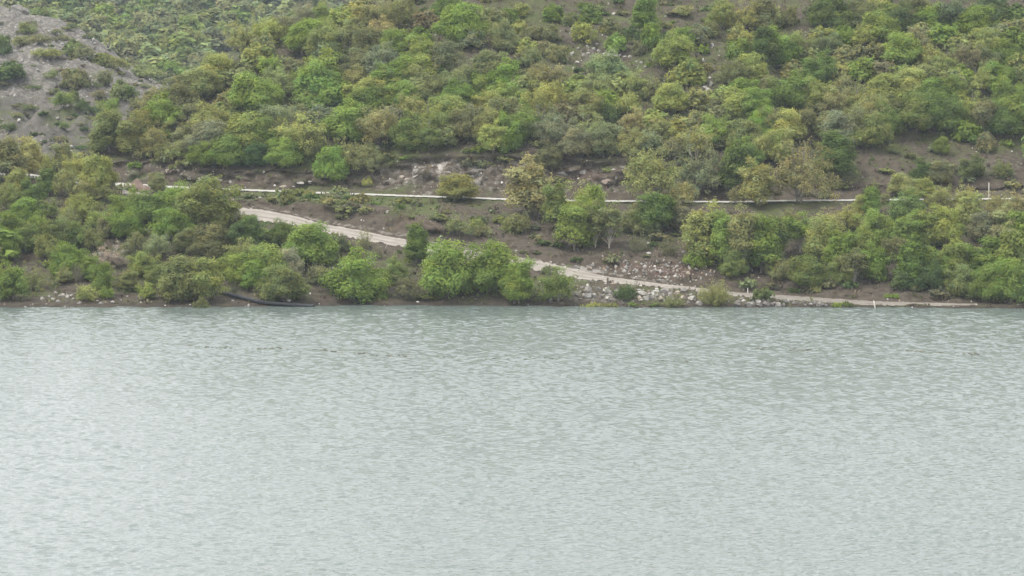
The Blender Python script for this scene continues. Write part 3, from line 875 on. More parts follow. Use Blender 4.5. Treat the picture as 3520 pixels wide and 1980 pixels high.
# photo catalogue: tile offset, then x, top, bottom, width in tile pixels, leaf colours, optional form
TS = 900.0 / 2329.0
TILES = {
 (0, 0): """960,985,1370,250,OY;1190,1060,1420,240,OG;1440,870,1110,280,B;1360,1130,1420,250,Z;1560,730,960,330,O;2180,180,480,280,ZO;2290,370,620,220,Y;1930,530,740,330,Y;1800,660,880,270,OY;2130,540,760,220,O;2230,715,1060,320,B;2040,780,1000,210,Z;1850,960,1190,300,Y;1700,1030,1260,260,O;1640,1180,1390,230,OR;1850,1130,1340,320,SO;2190,1060,1350,340,YG;2000,1230,1440,330,G;1780,1270,1470,270,G;2250,1290,1480,220,D;1580,1280,1430,240,ZO;1430,1270,1410,170,Z;1350,800,960,200,O;1660,860,1060,200,OR;1960,900,1100,220,OG;2060,1130,1300,220,OD;1260,1000,1120,200,Y""",
 (880, 0): """440,10,170,260,S;640,60,220,260,G;760,60,270,230,Y;900,0,180,240,Y;1060,20,270,280,ZO;1270,0,230,320,Z;1480,80,260,200,ZR;1680,-20,230,230,DG;1810,90,420,330,G;1920,230,420,240,S;2100,60,280,220,O;2260,60,240,170,G;2200,220,420,260,O;220,140,340,260,O;80,190,400,260,Y;430,220,430,300,BG;610,240,450,300,YO;860,200,440,300,ZO;1100,180,410,280,Z;1010,300,470,300,OD;1240,300,470,260,G;1440,230,480,200,G;1440,360,590,270,B;600,300,480,240,S;700,420,570,270,DO;330,500,660,230,SZ;120,480,730,200,B;50,300,570,180,O;600,490,740,380,B;560,620,870,430,B;920,470,650,260,O;1130,430,630,340,S;1290,540,700,260,B;1450,530,750,260,BY;1530,490,730,280,Z;1700,420,660,280,SD;900,600,770,260,Z;790,570,800,210,R,bare;1170,620,850,320,G;1060,690,910,320,Y;1480,640,870,300,OZ;1330,760,970,260,B;1000,830,1000,340,GD;820,720,910,240,Y;640,760,960,220,RO;470,800,1000,270,O;200,640,870,270,SY;100,760,1010,270,BG;350,960,1170,280,SY;250,930,1130,230,S;600,920,1160,230,S;150,1000,1310,300,SO;380,1070,1370,400,Y;250,1240,1470,300,G;480,1150,1410,220,O;60,1100,1410,210,BG;820,940,1260,350,B;1090,1000,1330,350,Z;1230,930,1120,210,S;1400,870,1070,270,ZO;1580,900,1250,300,Y;1370,1040,1340,270,GD;1500,1060,1350,300,OG;1700,900,1140,300,YO;1860,1010,1250,250,OZ;1680,1100,1310,230,O;980,1280,1440,300,ZO;1800,640,910,250,SG;1880,560,770,280,S;1960,660,850,270,BG;2080,500,750,280,O;2240,560,810,270,G;2060,740,970,280,B;2230,780,1010,270,BY;1780,760,970,280,G;2100,850,1070,250,Y;1900,940,1090,190,S;2060,1020,1290,230,YO;2180,920,1170,270,O;2250,1050,1350,240,G;2100,1110,1380,190,Y;2290,860,1150,170,Z;1620,560,760,200,D;720,980,1180,180,OS;1250,780,960,180,YO""",
 (1760, 0): """90,10,150,180,Y;370,20,170,260,G;690,30,190,260,DG;520,100,220,160,O;60,160,270,200,Y;180,210,340,220,O;330,200,340,220,O;620,180,380,230,YG;860,150,300,230,O;1190,10,320,210,BG;920,280,440,170,B;1060,220,370,200,D;1240,190,420,160,G;1140,360,480,180,OS;1530,220,400,200,G;1440,330,600,300,YG;1600,510,760,210,YG;1480,610,770,160,Y;1520,60,150,180,Z;1650,200,400,200,S;1760,180,320,200,O;1870,30,240,260,Y;2080,0,230,320,Y;2240,40,310,220,O;2000,220,350,240,YZ;2100,260,430,160,Y;2010,330,520,270,G;2250,300,610,200,DG;130,320,480,180,Y;260,340,490,200,O;400,380,550,200,ZO;180,440,590,220,O;850,500,690,330,SG;230,590,750,280,Z;90,610,810,220,ZO;420,600,760,200,ZR;580,650,810,220,BY;760,690,870,260,Z;950,630,860,240,ZY;1100,660,840,260,YZ;1220,700,910,160,O;1040,860,1040,200,Y;1420,780,970,260,Y;1540,760,960,200,ZR,bare;1660,770,970,220,Z;830,820,1000,180,B;660,830,1050,260,YO;870,940,1100,180,D;2060,740,910,260,G;2240,700,870,180,ZR;2130,520,730,250,Y;1950,560,770,260,O;2160,830,1010,280,G;1950,820,1050,300,Y;1800,880,1070,250,O;300,760,1000,380,Y;70,860,1070,210,B;100,1000,1250,260,BD;280,930,1140,300,S;480,880,1070,250,OR;680,1010,1210,300,SY;860,1090,1240,240,SY;400,1060,1310,330,SO;560,1180,1400,360,SO;330,1290,1430,270,O;1090,1000,1250,260,Z;1240,960,1170,230,Y;1330,1060,1260,270,ZO;1480,1030,1190,230,Y;1600,1020,1180,190,Y;1680,980,1210,200,O;1790,1060,1260,270,BG;1050,1170,1340,280,ZO;1240,1190,1340,210,S;1480,1160,1350,230,Y;1640,1160,1410,290,YZ;1850,1100,1300,220,OD;2080,1110,1310,280,O;2060,1240,1460,300,G;2230,1200,1460,250,YZ;2250,1000,1250,230,B;820,1150,1340,300,SO;1430,1230,1400,220,OR;1180,1340,1460,150,O;700,760,900,180,OZ""",
 (2620, 0): """60,40,190,250,ZY;230,80,210,180,O;600,0,190,340,DG;860,20,250,260,O;1000,0,150,200,Y;1130,0,210,210,B;1240,60,300,240,D;1380,0,210,260,O;1520,70,300,250,G;1700,30,290,260,DS;1900,100,310,280,G;2050,0,190,260,DS;2250,20,230,210,DG;2220,160,350,240,O;700,110,270,200,Y;560,220,410,240,YG;720,220,410,240,G;900,200,390,260,Y;1040,150,410,270,GY;1420,190,370,200,Z;1380,270,410,200,RZ;1620,200,410,240,G;1780,290,450,250,ZY;1980,290,470,260,Y;2080,200,400,240,S;2230,230,450,240,G;160,290,570,330,G;300,310,570,250,YO;450,390,610,190,YS;590,310,510,250,SD;740,390,550,210,Z;900,380,570,230,O;1040,360,550,230,Z;1230,340,570,290,B;1500,390,590,250,Y;1620,430,650,270,ZY;1830,430,670,270,ZR;2010,440,650,250,O;2180,390,610,250,G;2280,460,670,210,ZY;280,520,710,210,ZO;500,500,750,290,GD;700,540,730,230,Y;880,500,690,250,G;1070,520,710,220,RZ;1260,560,730,210,GO;1440,560,770,310,Z;1650,600,790,230,OZ;1760,560,760,200,G;1950,600,830,250,YO;2100,590,790,250,G;230,680,940,330,G;480,740,970,290,YG;640,800,1010,270,ZY;760,720,970,250,O;900,760,1030,310,YO;1060,700,940,250,Y;1130,770,990,210,Y;1320,650,890,250,Y;1520,740,950,270,G;1660,720,970,250,G;1850,820,1070,230,Y;2200,730,1050,270,G;80,1000,1250,230,ZO;230,1020,1290,240,Y;400,960,1190,270,O;1000,880,1190,290,ZY;880,1000,1210,290,O;700,1040,1310,290,SO;570,980,1190,210,Z;1100,950,1210,230,GD;1350,880,1190,310,GO;1560,860,1170,310,DG;1700,960,1190,250,GD;1850,1060,1260,210,G;1980,950,1250,200,O,pale;2150,960,1200,270,DG;2270,900,1170,210,G;1000,1060,1290,270,OG;150,1170,1460,250,YG;2320,600,820,160,OD;1220,880,1180,220,OD;820,1140,1330,200,OG;1590,1240,1380,110,G;2000,1160,1340,130,OS;1160,1290,1370,110,OD""",
 (0, 520): """60,-100,300,260,ZO;250,-100,240,210,ZY;400,20,210,180,Y;560,-60,200,160,ZO;680,20,280,240,Y;880,60,400,270,YG,round;150,180,430,200,YO;420,170,390,160,DG;580,160,410,220,ZO;760,240,440,240,ZO;280,250,490,220,DG;950,290,440,180,O;1390,200,370,150,SY;60,300,550,240,OG;200,430,670,220,G;420,390,610,220,OG;700,380,630,300,YG;620,480,730,220,ZO;1120,350,570,300,G;1330,370,610,300,GD;1560,300,610,300,G;1820,265,690,470,GO;2060,420,600,160,ZW;1120,520,790,260,GB;850,510,710,200,YG;950,560,770,180,O;1540,530,810,300,G;1880,640,920,390,OD;2200,600,890,300,D;100,560,870,240,G;350,580,770,220,G;40,680,970,240,G;250,640,890,240,OG;480,620,870,260,OG;700,640,830,220,GO;400,760,970,220,OG;600,800,1050,340,G;820,700,870,200,OG;980,790,1050,270,W;1200,720,910,200,O;1400,740,970,220,SO;1650,700,910,200,O;2170,750,1010,320,Y;100,970,1340,250,G;270,980,1250,220,ZO;0,1000,1310,120,B;560,980,1190,200,ZO,loose;680,960,1180,180,RO,bare;790,940,1160,160,G;900,930,1300,180,G,upright;1060,1020,1230,200,OS;760,1180,1310,190,Y;940,1190,1310,140,B;1270,890,1130,240,GY;1420,930,1210,240,OG;1620,930,1350,420,OG;1830,950,1360,280,YO;1310,1160,1300,180,YG;1150,1050,1260,150,O;2000,900,1130,260,G;2180,900,1190,300,BG;2260,960,1250,210,B;2100,1120,1270,200,OR,bare;1790,1280,1375,160,O;640,650,860,160,D;1240,880,1040,170,OD""",
 (880, 520): """490,635,1010,440,G;230,620,840,220,DG;760,740,890,140,DR;960,675,880,220,ZR,bare;290,860,1130,240,SW;80,820,1210,300,YG;250,1020,1340,380,OG;560,1000,1210,220,OR;900,845,1350,520,G;1230,930,1190,200,GO;1420,640,1020,220,DG,upright;1340,1090,1330,260,OR,loose;1690,790,1340,440,BG;2090,800,1300,420,G;2300,1020,1385,220,B;680,-20,285,250,G;830,-100,200,260,ZY;990,230,320,90,Y;990,-40,190,260,ZO;1780,220,445,290,YG,round;1800,540,730,240,SY;1960,600,710,150,YG;2250,570,710,140,ZO;1080,800,960,140,OR,bare""",
 (1760, 520): """150,75,590,360,Z;60,540,660,220,ZO;390,310,720,200,GO,upright;560,420,890,290,GB;660,290,640,360,YZ;740,330,770,200,B;860,480,870,240,ZO,pale;740,460,870,250,O,pale;1230,-10,470,470,YO;1510,290,470,220,ZO;1310,400,730,340,DG;1080,480,730,200,OY;1210,570,710,220,SO;1650,-100,410,380,OS;1990,325,480,120,ZO;2000,-60,400,250,DG;2190,90,490,270,YZ;1720,440,1020,380,YO;1650,850,1030,230,B;2060,470,1110,250,ZO,pale;1860,520,1060,230,G;2230,570,1110,300,G;1980,880,1130,240,OG;1490,460,730,190,OR;1130,700,900,260,OR,bare;1400,740,930,260,O,bare;400,1005,1380,340,GO,loose;60,930,1385,240,BG;1820,1090,1400,400,ZY,wispy;1440,1250,1405,260,ZY,wispy;1010,1170,1300,200,D;730,1330,1395,200,YG,low;890,1335,1395,180,YO,low;1170,1325,1375,260,DG,low;2120,560,1000,220,G""",
 (2620, 520): """340,-140,470,480,ZO;640,-150,270,300,DG;260,520,770,200,ZO;90,580,990,260,GO;340,560,910,280,G,pale;560,560,1010,340,YO;620,520,770,240,ZO;770,490,710,220,Y;970,335,580,150,B,upright;900,400,570,160,Y;1250,210,420,220,YS;1000,260,410,90,ZR;1280,360,630,280,GS;1450,250,470,160,Y;1590,310,530,200,ZY;1800,280,530,220,ZY;1090,360,470,110,Z;1020,540,870,300,GB;860,650,1010,300,GY;700,700,1090,260,G;1290,560,910,230,G;1470,500,870,260,GY;1620,520,860,260,GY;1840,380,710,220,YZ;2070,370,570,180,ZY;2280,310,570,210,Z;2000,560,790,260,OR;2150,480,830,240,ZO;2280,560,910,230,G;700,930,1180,270,OG;820,860,1200,250,O,pale;400,930,1170,360,GO;200,960,1150,220,O;1020,800,1170,240,G;1210,760,1150,220,O,pale;1340,800,1190,260,GD;1560,840,1190,300,G;1720,780,1160,250,YG;1870,830,1140,270,G;2060,760,1160,290,G;2240,700,1210,290,BG;1500,960,1250,260,D;1800,1000,1310,270,OG;2000,1000,1340,300,G;2180,950,1360,310,G;2310,1000,1385,200,GD;1260,1050,1220,220,D;680,1335,1393,120,B,low;770,1340,1393,90,D,low;1180,1255,1315,170,G,low;1860,30,190,240,OD;1430,70,290,210,D;1580,100,300,200,O;2140,80,210,180,O;480,720,1000,220,OG;130,880,1120,200,OR;1750,560,720,160,GY;2140,640,960,220,OR""",
}
ROCKY_SHRUBS = """240,210,310,160,OG;180,330,420,170,O;350,300,400,190,O;30,300,490,120,DG;410,430,520,210,YO;70,540,700,230,DG;460,620,700,110,O;670,600,800,190,O;640,340,480,130,OG;740,400,540,170,O;930,460,600,170,GO;1030,520,620,170,OY;930,640,760,150,O;1060,700,880,130,OG;1140,740,890,130,DG;880,810,880,110,O;560,830,960,170,G;650,790,890,90,OG;740,890,1000,120,D;850,950,1020,100,D;970,900,1030,170,G;270,930,990,170,DO;80,1100,1170,120,DO;160,1000,1050,120,O;570,1090,1150,90,OG;750,1120,1165,70,D;720,1290,1330,120,D;95,1240,1285,80,DO;1280,600,700,240,GS;840,730,790,130,DO;580,310,360,90,O;490,440,500,110,O;1020,830,865,130,D;310,760,800,130,D;490,780,820,110,DO;20,700,760,110,O;1220,880,980,120,O"""

ORD = ['', 'second', 'third', 'fourth', 'fifth', 'sixth', 'seventh', 'eighth', 'ninth', 'tenth', 'eleventh', 'twelfth', 'thirteenth', 'fourteenth', 'fifteenth', 'sixteenth', 'seventeenth', 'eighteenth']


def zone(c, r):
    if r > 940:
        if c < 860: return 'on the lake shore below the wooded knoll', 'shore of the knoll'
        if c < 1800: return 'at the water edge below the dirt road', 'shore below the road'
        if c < 2600: return 'among the shore boulders', 'boulder shore'
        return 'above the end of the dirt road', 'bank at the track end'
    if c < 870 and r > 560:
        if r > 800: return 'on the lower wooded knoll', 'lower knoll'
        if r > 690: return 'in the middle of the wooded knoll', 'middle knoll'
        return 'on top of the wooded knoll', 'knoll top'
    if r > 705:
        if c < 1750: return 'on the bank beside the dirt road', 'bank of the dirt road'
        if c < 2500: return 'on the slope between the two roads', 'slope between the roads'
        if r > 860: return 'low in the grove below the pale road', 'lower grove'
        return 'high in the grove below the pale road', 'upper grove'
    if r > 520:
        if c < 1250: return 'above the road left of the rock cut', 'roadside before the rock cut'
        if c < 2200: return 'along the rim and foot of the rock cut', 'rock cut'
        if c < 2880: return 'above the road right of the rock cut', 'roadside after the rock cut'
        return 'on the open scree above the pale road', 'open scree'
    band = 'low' if r > 390 else ('halfway up' if r > 230 else 'high')
    part = 'left spur' if c < 800 else ('slope left of the clearing' if c < 1500 else ('slope around the clearing' if c < 2250 else ('slope right of the clearing' if c < 2900 else 'right-hand slope')))
    return '%s on the %s' % (band, part), '%s %s' % (band, part)


class Plant:
    pass


def parse(txt, ox, oy, bvh, forced=None):
    out = []
    for e in txt.split(';'):
        q = e.strip().split(',')
        x, yt, yb, w = (float(v) for v in q[:4])
        p = Plant()
        p.c, p.rt, p.rb, p.w = ox + x * TS, oy + yt * TS, oy + yb * TS, w * TS
        p.code = q[4]
        hpx = p.rb - p.rt
        if hpx > 35 and hpx < 0.95 * p.w and len(q) < 6 and bvh is None:      # the foot is hidden behind the plants in front
            ext = 0.75 * (0.95 * p.w - hpx)
            ctr = float(np.interp(p.c, CC, r_ct))
            if 1760 < p.c < 2560 and p.rb < 250: ext *= 0.3
            if p.rb < ctr: ext = max(0, min(ext, ctr - 6 - p.rb))
            p.rb += ext
        p.form = q[5] if len(q) > 5 else None
        p.pos, p.nrm = hit(p.c, p.rb, bvh)
        if p.pos is None:
            continue
        if p.pos.y > 480 and bvh is None:
            continue
        p.mpp = p.pos.y / FPX
        # real top: the sight line through the top pixel at the plant's own depth
        zt = float(unproj(p.c, p.rt, p.pos.y)[2])
        p.H = max(0.5, zt - p.pos.z)
        p.W = p.w * p.mpp
        if bvh is None and len(q) < 6 and p.H > 1.4: p.W = min(p.W, 1.06 * p.H)
        if bvh is None and 1700 < p.c < 2650 and p.rb < 230: p.W *= 0.86
        p.rocky = bvh is not None
        out.append(p)
    return out


PL = []
for (ox, oy), txt in TILES.items():
    PL += parse(txt, ox, oy, None)
PL += parse(ROCKY_SHRUBS, 0, 0, BVH_R)


def leaf_rgb(code, rng):
    a = np.array(LEAFCOL[code[0]])
    if len(code) > 1:
        a = 0.62 * a + 0.38 * np.array(LEAFCOL[code[1]])
    return 1.06 * a * (1 + rng.normal(0, 0.07)) * (1 + rng.normal(0, 0.04, 3))


prng = np.random.default_rng(99)
buckets = {}
SMALL = []
for p in PL:
    asp = p.H / p.W
    if p.form is None:
        if p.H < 1.3: p.form = 'low' if asp < 0.55 else 'shrub'
        elif p.H < 2.7 and asp < 1.0: p.form = 'shrub'
        elif asp > 1.35: p.form = 'upright'
        elif p.code[0] in 'ZRW' or (p.code[0] in 'OSY' and prng.random() < 0.45): p.form = 'loose'
        else: p.form = 'broad' if asp < 0.85 else 'round'
    p.tree = p.form not in ('shrub', 'low', 'wispy', 'bare')
    p.area = p.w * (p.rb - p.rt)
_tr = sorted((p for p in PL if p.tree and p.rb < 520), key=lambda q: q.area)
_n = sum(p.tree for p in PL) - 312
SMALL = _tr[:max(0, _n)]
_sm = set(map(id, SMALL))
PL = [p for p in PL if id(p) not in _sm]
for p in PL:
    if p.rocky:
        p.zone, p.group = 'on the bare rocky hill', 'shrubs on the rocky hill'
        b = 'upper' if p.rb < 230 else ('middle' if p.rb < 340 else 'lower')
        p.zone = 'on the %s part of the bare rocky hill' % b
    else:
        p.zone, p.group = zone(p.c, p.rb)
        p.group = ('trees: ' if p.tree else 'shrubs: ') + p.group
    fw = dict(round='round', broad='spreading', upright='slender', pale='pale-trunked', loose='loose-leaved', shrub='bushy', low='low', wispy='wispy', bare='twiggy')[p.form]
    p.desc = '%s %s %s' % (fw, WORDS[p.code[0]], 'tree' if p.tree else 'shrub')
    buckets.setdefault((p.zone, p.desc), []).append(p)
for (z, d), lst in buckets.items():
    lst.sort(key=lambda q: q.c)
    for i, p in enumerate(lst):
        p.label = '%s %s' % (d, z)
        if len(lst) == 2:
            p.label += ', the %s one' % ('left' if i == 0 else 'right')
        elif len(lst) > 2:
            p.label += ', leftmost' if i == 0 else (', rightmost' if i == len(lst) - 1 else ', %s from left' % ORD[i])

n_tree = 0
for i, p in enumerate(PL):
    pr = PROTO[p.form]
    cm, tm, W0, H0 = pr[prng.integers(0, len(pr))]
    root = link('tree' if p.tree else 'shrub', None, label=p.label, category='tree' if p.tree else 'shrub', group=p.group)
    root.empty_display_size = 0.3
    root.location = (p.pos.x, p.pos.y + (0.3 if p.rb > 900 else 0.12) * p.W, p.pos.z - 0.05 - (0.028 * p.W if p.rb > 900 else 0))
    root.rotation_euler = (0, 0, prng.uniform(0, 6.28))
    sw, sh = p.W * (1.12 if p.rb < 560 else (1.04 if p.rb < 900 else 0.95)) / W0, p.H * (1.22 if p.rb < 560 else (1.1 if p.rb < 900 else 1.02)) / H0
    root.scale = (sw, sw, sh)
    c = link('crown', cm, root)
    c.color = (*leaf_rgb(p.code, prng), 1)
    link('trunk' if p.tree else 'stem', tm, root)
    n_tree += p.tree
print('plants', len(PL), 'trees', n_tree, 'max label', max(len(p.label.split()) for p in PL))

# ------------------------------------------------------------------ woods and undergrowth that read as one mass
def mass(name, items, protos, label, cat=None):
    """items: (location, width, height, rgb, proto index)"""
    VV, FF, CO, off = [], [], [], 0
    for (loc, w, h_, rgb, k) in items:
        (v, f, tn), W0, H0 = protos[k]
        a = RNG.uniform(0, 6.28)
        ca, sa = math.cos(a), math.sin(a)
        q = v * np.array([w / W0, w / W0, h_ / H0])
        q = np.stack([q[:, 0] * ca - q[:, 1] * sa, q[:, 0] * sa + q[:, 1] * ca, q[:, 2]], 1) + np.array(loc)
        VV.append(q); FF.append(f + off); CO.append(tn * np.array(rgb)); off += len(v)
    me_ = mesh_np(name, np.concatenate(VV), np.concatenate(FF), M_LEAF, False, None, dict(tint=np.concatenate(CO)))
    o = link(name, me_, kind='stuff', label=label)
    o.color = (1, 1, 1, 1)
    return o


LO = []
for kd, sd, lod in (('round', 101, 0.075), ('broad', 102, 0.075), ('round', 103, 0.075), ('loose', 104, 0.11), ('broad', 105, 0.075)):
    cr, tr, W0, H0 = plant_proto(kd, sd, lod)
    LO.append((cr, W0, H0))
LM = []
for kd, sd, lod in (('round', 121, 0.2), ('broad', 122, 0.2), ('loose', 123, 0.28)):
    cr, tr, W0, H0 = plant_proto(kd, sd, lod)
    LM.append((cr, W0, H0))
LS = []
for kd, sd, lod in (('shrub', 111, 0.14), ('low', 112, 0.15), ('shrub', 113, 0.14), ('low', 114, 0.15)):
    cr, tr, W0, H0 = plant_proto(kd, sd, lod)
    LS.append((cr, W0, H0))

frng = np.random.default_rng(7)
codes = ['G', 'O', 'OG', 'S', 'SY', 'GO', 'OS', 'SO', 'D', 'SG', 'DS']
items = []
tries = 0
taken = []
while len(items) < 600 and tries < 9000:          # the wooded hill beyond
    tries += 1
    c, r = frng.uniform(-500, 1500), frng.uniform(-90, 330)
    if c > 700 and r > 170: continue
    P_, _ = hit(c, r, BVH_F, 1)
    if P_ is None: continue
    if any((P_.x - a) ** 2 + (P_.y - b) ** 2 < 3.2 ** 2 for a, b in taken): continue
    taken.append((P_.x, P_.y))
    cd = codes[frng.integers(0, len(codes))]
    w = frng.uniform(4.2, 7.0)
    items.append(((P_.x, P_.y, P_.z - 0.6), w, w * frng.uniform(0.75, 1.05), leaf_rgb(cd, frng), frng.integers(0, len(LO))))
mass('far_forest', items, LO, 'hazy green wood covering the hill behind the bare rocky hill')

items = []
for k in range(900):                             # woods that go on outside the picture
    s = frng.random()
    if s < 0.35: c, r = frng.uniform(-480, -30), frng.uniform(560, 1040)
    elif s < 0.7: c, r = frng.uniform(3560, 4000), frng.uniform(0, 1030)
    else: c, r = frng.uniform(1150, 4000), frng.uniform(-150, -25)
    P_, _ = hit(c, r, None, 1)
    if P_ is None or P_.y > 440 or 333 < P_.y < 341 or P_.z < 0.4: continue
    w = frng.uniform(2.6, 5.2)
    items.append(((P_.x, P_.y, P_.z - 0.3), w, w * frng.uniform(0.75, 1.1), leaf_rgb(codes[frng.integers(0, len(codes))], frng), frng.integers(0, len(LO))))
items = items[:150]
mass('hillside_woods', items, LO, 'woods continuing along the hillside past the edges of the view')
print('woods', len(items))



mass('small_hillside_trees', [((p.pos.x, p.pos.y + 0.1 * p.W, p.pos.z - 0.3), p.W * 1.14, p.H * 1.05, leaf_rgb(p.code, frng), frng.integers(0, len(LM))) for p in SMALL], LM, 'small trees filling gaps between the larger trees on the hillside')
# undergrowth: little shrubs between the trees
def sample_grid(n, dens, rng_):
    """random points on the hillside grid, weight per cell"""
    A = np.maximum(0, dens[:-1, :-1])
    e1 = G3[1:, :-1] - G3[:-1, :-1]
    e2 = G3[:-1, 1:] - G3[:-1, :-1]
    area = np.linalg.norm(np.cross(e1, e2), axis=-1)
    w = (A * area).ravel()
    w /= w.sum()
    idx = rng_.choice(len(w), n, p=w)
    i, j = np.divmod(idx, NC - 1)
    a, b = rng_.random(n)[:, None], rng_.random(n)[:, None]
    P = (G3[i, j] * (1 - a) + G3[i + 1, j] * a) * (1 - b) + (G3[i, j + 1] * (1 - a) + G3[i + 1, j + 1] * a) * b
    return P, i, j


INF = ((GCOL > -400) & (GCOL < 3900)).astype(float)
ZB = lambda xs, ys: np.interp(GVV, xs, ys)
d_under = INF * ZB([2.05, 2.3, 3, 3.85, 3.95, 5.1, 5.3, 6, 6.45, 6.7, 8.1, 8.4, 8.9, 9.05, 9.3, 11, 11.1], [0, .1, .4, .6, 0, 0, .5, .9, .9, 0, 0, .3, .4, .8, .6, .6, 0])
d_under = d_under + 2.2 * INF * ZB([5.25, 5.5, 6.3, 6.6], [0, 1, 1, 0]) * gauss(1050, 715, 230, 60)
d_under = d_under * (1 - .85 * gauss(2080, 190, 120, 50)) * (1 - .8 * gauss(3350, 550, 300, 80)) * (1 - .9 * gauss(2250, 920, 200, 60)) * (1 - .6 * gauss(1600, 590, 300, 60)) * (1 - .7 * gauss(2150, 1020, 260, 25))
P, gi, gj = sample_grid(1000, d_under, frng)
items = []
UC = ['O', 'OR', 'OD', 'OG', 'G', 'S', 'D', 'ZO', 'OS', 'RD']
for q in P:
    if q[2] < 0.35: continue
    w = frng.uniform(0.7, 2.0)
    items.append(((q[0], q[1], q[2] - 0.1), w, w * frng.uniform(0.4, 0.75), 0.9 * leaf_rgb(UC[frng.integers(0, len(UC))], frng), frng.integers(0, len(LS))))
mass('undergrowth', items, LS, 'low olive and brown undergrowth between the trees')

# herbs, dry stalks and grass tufts
d_tuft = INF * ZB([2.0, 2.1, 2.6, 3.9, 3.98, 5.05, 5.2, 6, 6.75, 6.88, 8.06, 8.1, 8.5, 9, 9.2, 11], [0, .6, 1, 1, 0, 0, .5, 1, 1.3, 0, 0, 1, .45, .9, .8, .6])
d_tuft = d_tuft * (1 - .2 * gauss(3350, 550, 300, 80)) * np.where(GVV > 9.1, 1.5, 1.0)
NTF = 20000
P, gi, gj = sample_grid(NTF, d_tuft, frng)
nb = 7
gr = np.clip(a_grass[gi, gj], 0, 1)
pal = np.array([(0.10, 0.115, 0.04), (0.075, 0.10, 0.03), (0.13, 0.105, 0.065), (0.09, 0.07, 0.055), (0.165, 0.15, 0.085), (0.12, 0.15, 0.045)])
wts = np.stack([gr + .2, gr + .1, 1 - gr * .6, 1 - gr * .7, .35 + 0 * gr, gr * .7], 1)
wts /= wts.sum(1, keepdims=True)
ci = (wts.cumsum(1) > frng.random((NTF, 1))).argmax(1)
base = np.repeat(P, nb, 0) + frng.normal(size=(NTF * nb, 3)) * np.array([0.14, 0.14, 0.0])
hgt = np.repeat(frng.uniform(0.12, 0.5, NTF) ** 1.2 * 1.1, nb) * frng.uniform(0.5, 1.15, NTF * nb)
lean = frng.normal(size=(NTF * nb, 3)) * 0.4
lean[:, 2] = 1
side = frng.normal(size=(NTF * nb, 3)); side[:, 2] = 0
side /= np.linalg.norm(side, axis=1, keepdims=True)
wd = (0.035 + 0.05 * frng.random(NTF * nb))[:, None]
tip = base + lean * hgt[:, None]
V = np.stack([base - side * wd * 0.6, base + side * wd * 0.6, tip + side * wd, tip - side * wd], 1).reshape(-1, 3)
colr = np.repeat(pal[ci] * (1 + frng.normal(0, .18, (NTF, 1))), nb * 4, 0)
link('grass', mesh_np('grass', V, np.arange(len(V)).reshape(-1, 4), M_TUFT, False, None, dict(col=np.clip(colr, 0.01, 1))), kind='stuff', label='dry grass, herbs and stalks on the banks')
# ------------------------------------------------------------------ stones
def rock_mesh(name, seed, flat=0.75):
    rng = np.random.default_rng(seed)
    bm = bmesh.new()
    pts = rng.normal(size=(15, 3))
    pts /= np.linalg.norm(pts, axis=1, keepdims=True)
    pts *= rng.uniform(0.8, 1.05, (15, 1)) * np.array([1, 0.85, flat]) * 0.5
    for q in pts:
        bm.verts.new(q)
    r_ = bmesh.ops.convex_hull(bm, input=list(bm.verts))
    bmesh.ops.delete(bm, geom=[v for v in bm.verts if not v.link_faces], context='VERTS')
    bmesh.ops.dissolve_limit(bm, angle_limit=math.radians(14), verts=bm.verts, edges=bm.edges)
    bmesh.ops.triangulate(bm, faces=bm.faces)
    bmesh.ops.subdivide_edges(bm, edges=bm.edges, cuts=1)
    for v in bm.verts:
        n = vnoise(np.array(v.co) * 5 + seed, seed)
        v.co *= 1 + 0.05 * float(n)
    bmesh.ops.recalc_face_normals(bm, faces=bm.faces)
    me_ = bpy.data.meshes.new(name)
    bm.to_mesh(me_); bm.free()
    me_.materials.append(M_STONE)
    return me_


ROCKS = [rock_mesh('boulder', 200 + i, 0.6 + 0.05 * i) for i in range(8)]
STONE_TINT = dict(p=(1.05, 1.03, 0.99), g=(0.82, 0.81, 0.8), t=(1.1, 0.99, 0.86), w=(1.32, 1.3, 1.26), d=(0.55, 0.53, 0.52), r=(0.72, 0.6, 0.53), o=(0.95, 0.76, 0.6))
STONE_WORD = dict(p='pale grey', g='grey', t='tan', w='white', d='dark grey', r='reddish', o='orange-brown')
rrng = np.random.default_rng(3)
stone_bk = {}


def stone(c, r, w, h_, code, where, noun, group, bvh=None, sink=0.3):
    """stone whose middle shows at photo pixel (c, r); w, h_ photo pixels"""
    P_, N_ = hit(c, r + h_ * 0.45, bvh)
    if P_ is None:
        return
    mpp = P_.y / FPX
    o = link(noun.replace(' ', '_'), ROCKS[rrng.integers(0, len(ROCKS))], category='rock', group=group)
    W_, H_ = max(w * mpp, 0.16), max(h_ * mpp, 0.14)
    o.scale = (W_ * 1.1, W_ * rrng.uniform(0.8, 1.15), H_ * 1.5)
    o.rotation_euler = (rrng.normal(0, 0.18), rrng.normal(0, 0.18), rrng.uniform(0, 6.28) if abs(W_ / H_ - 1) < 0.5 else rrng.normal(0, 0.4))
    o.location = (P_.x, P_.y + W_ * 0.25, ground_z(P_.x, P_.y + W_ * 0.25, bvh) + H_ * (0.5 - sink))
    if sink > 0.42:
        o.scale = (W_ * 1.15, W_ * 0.8, H_ * 1.15)
        o.location = P_ + N_ * (-0.16 * W_)
    tn = np.array(STONE_TINT[code]) * rrng.uniform(0.85, 1.15)
    o.color = (*tn, 1)
    sz = 'big' if W_ > 0.62 else ('small' if W_ < 0.3 else 'middling')
    stone_bk.setdefault((sz, STONE_WORD[code], noun, where), []).append((c, o))


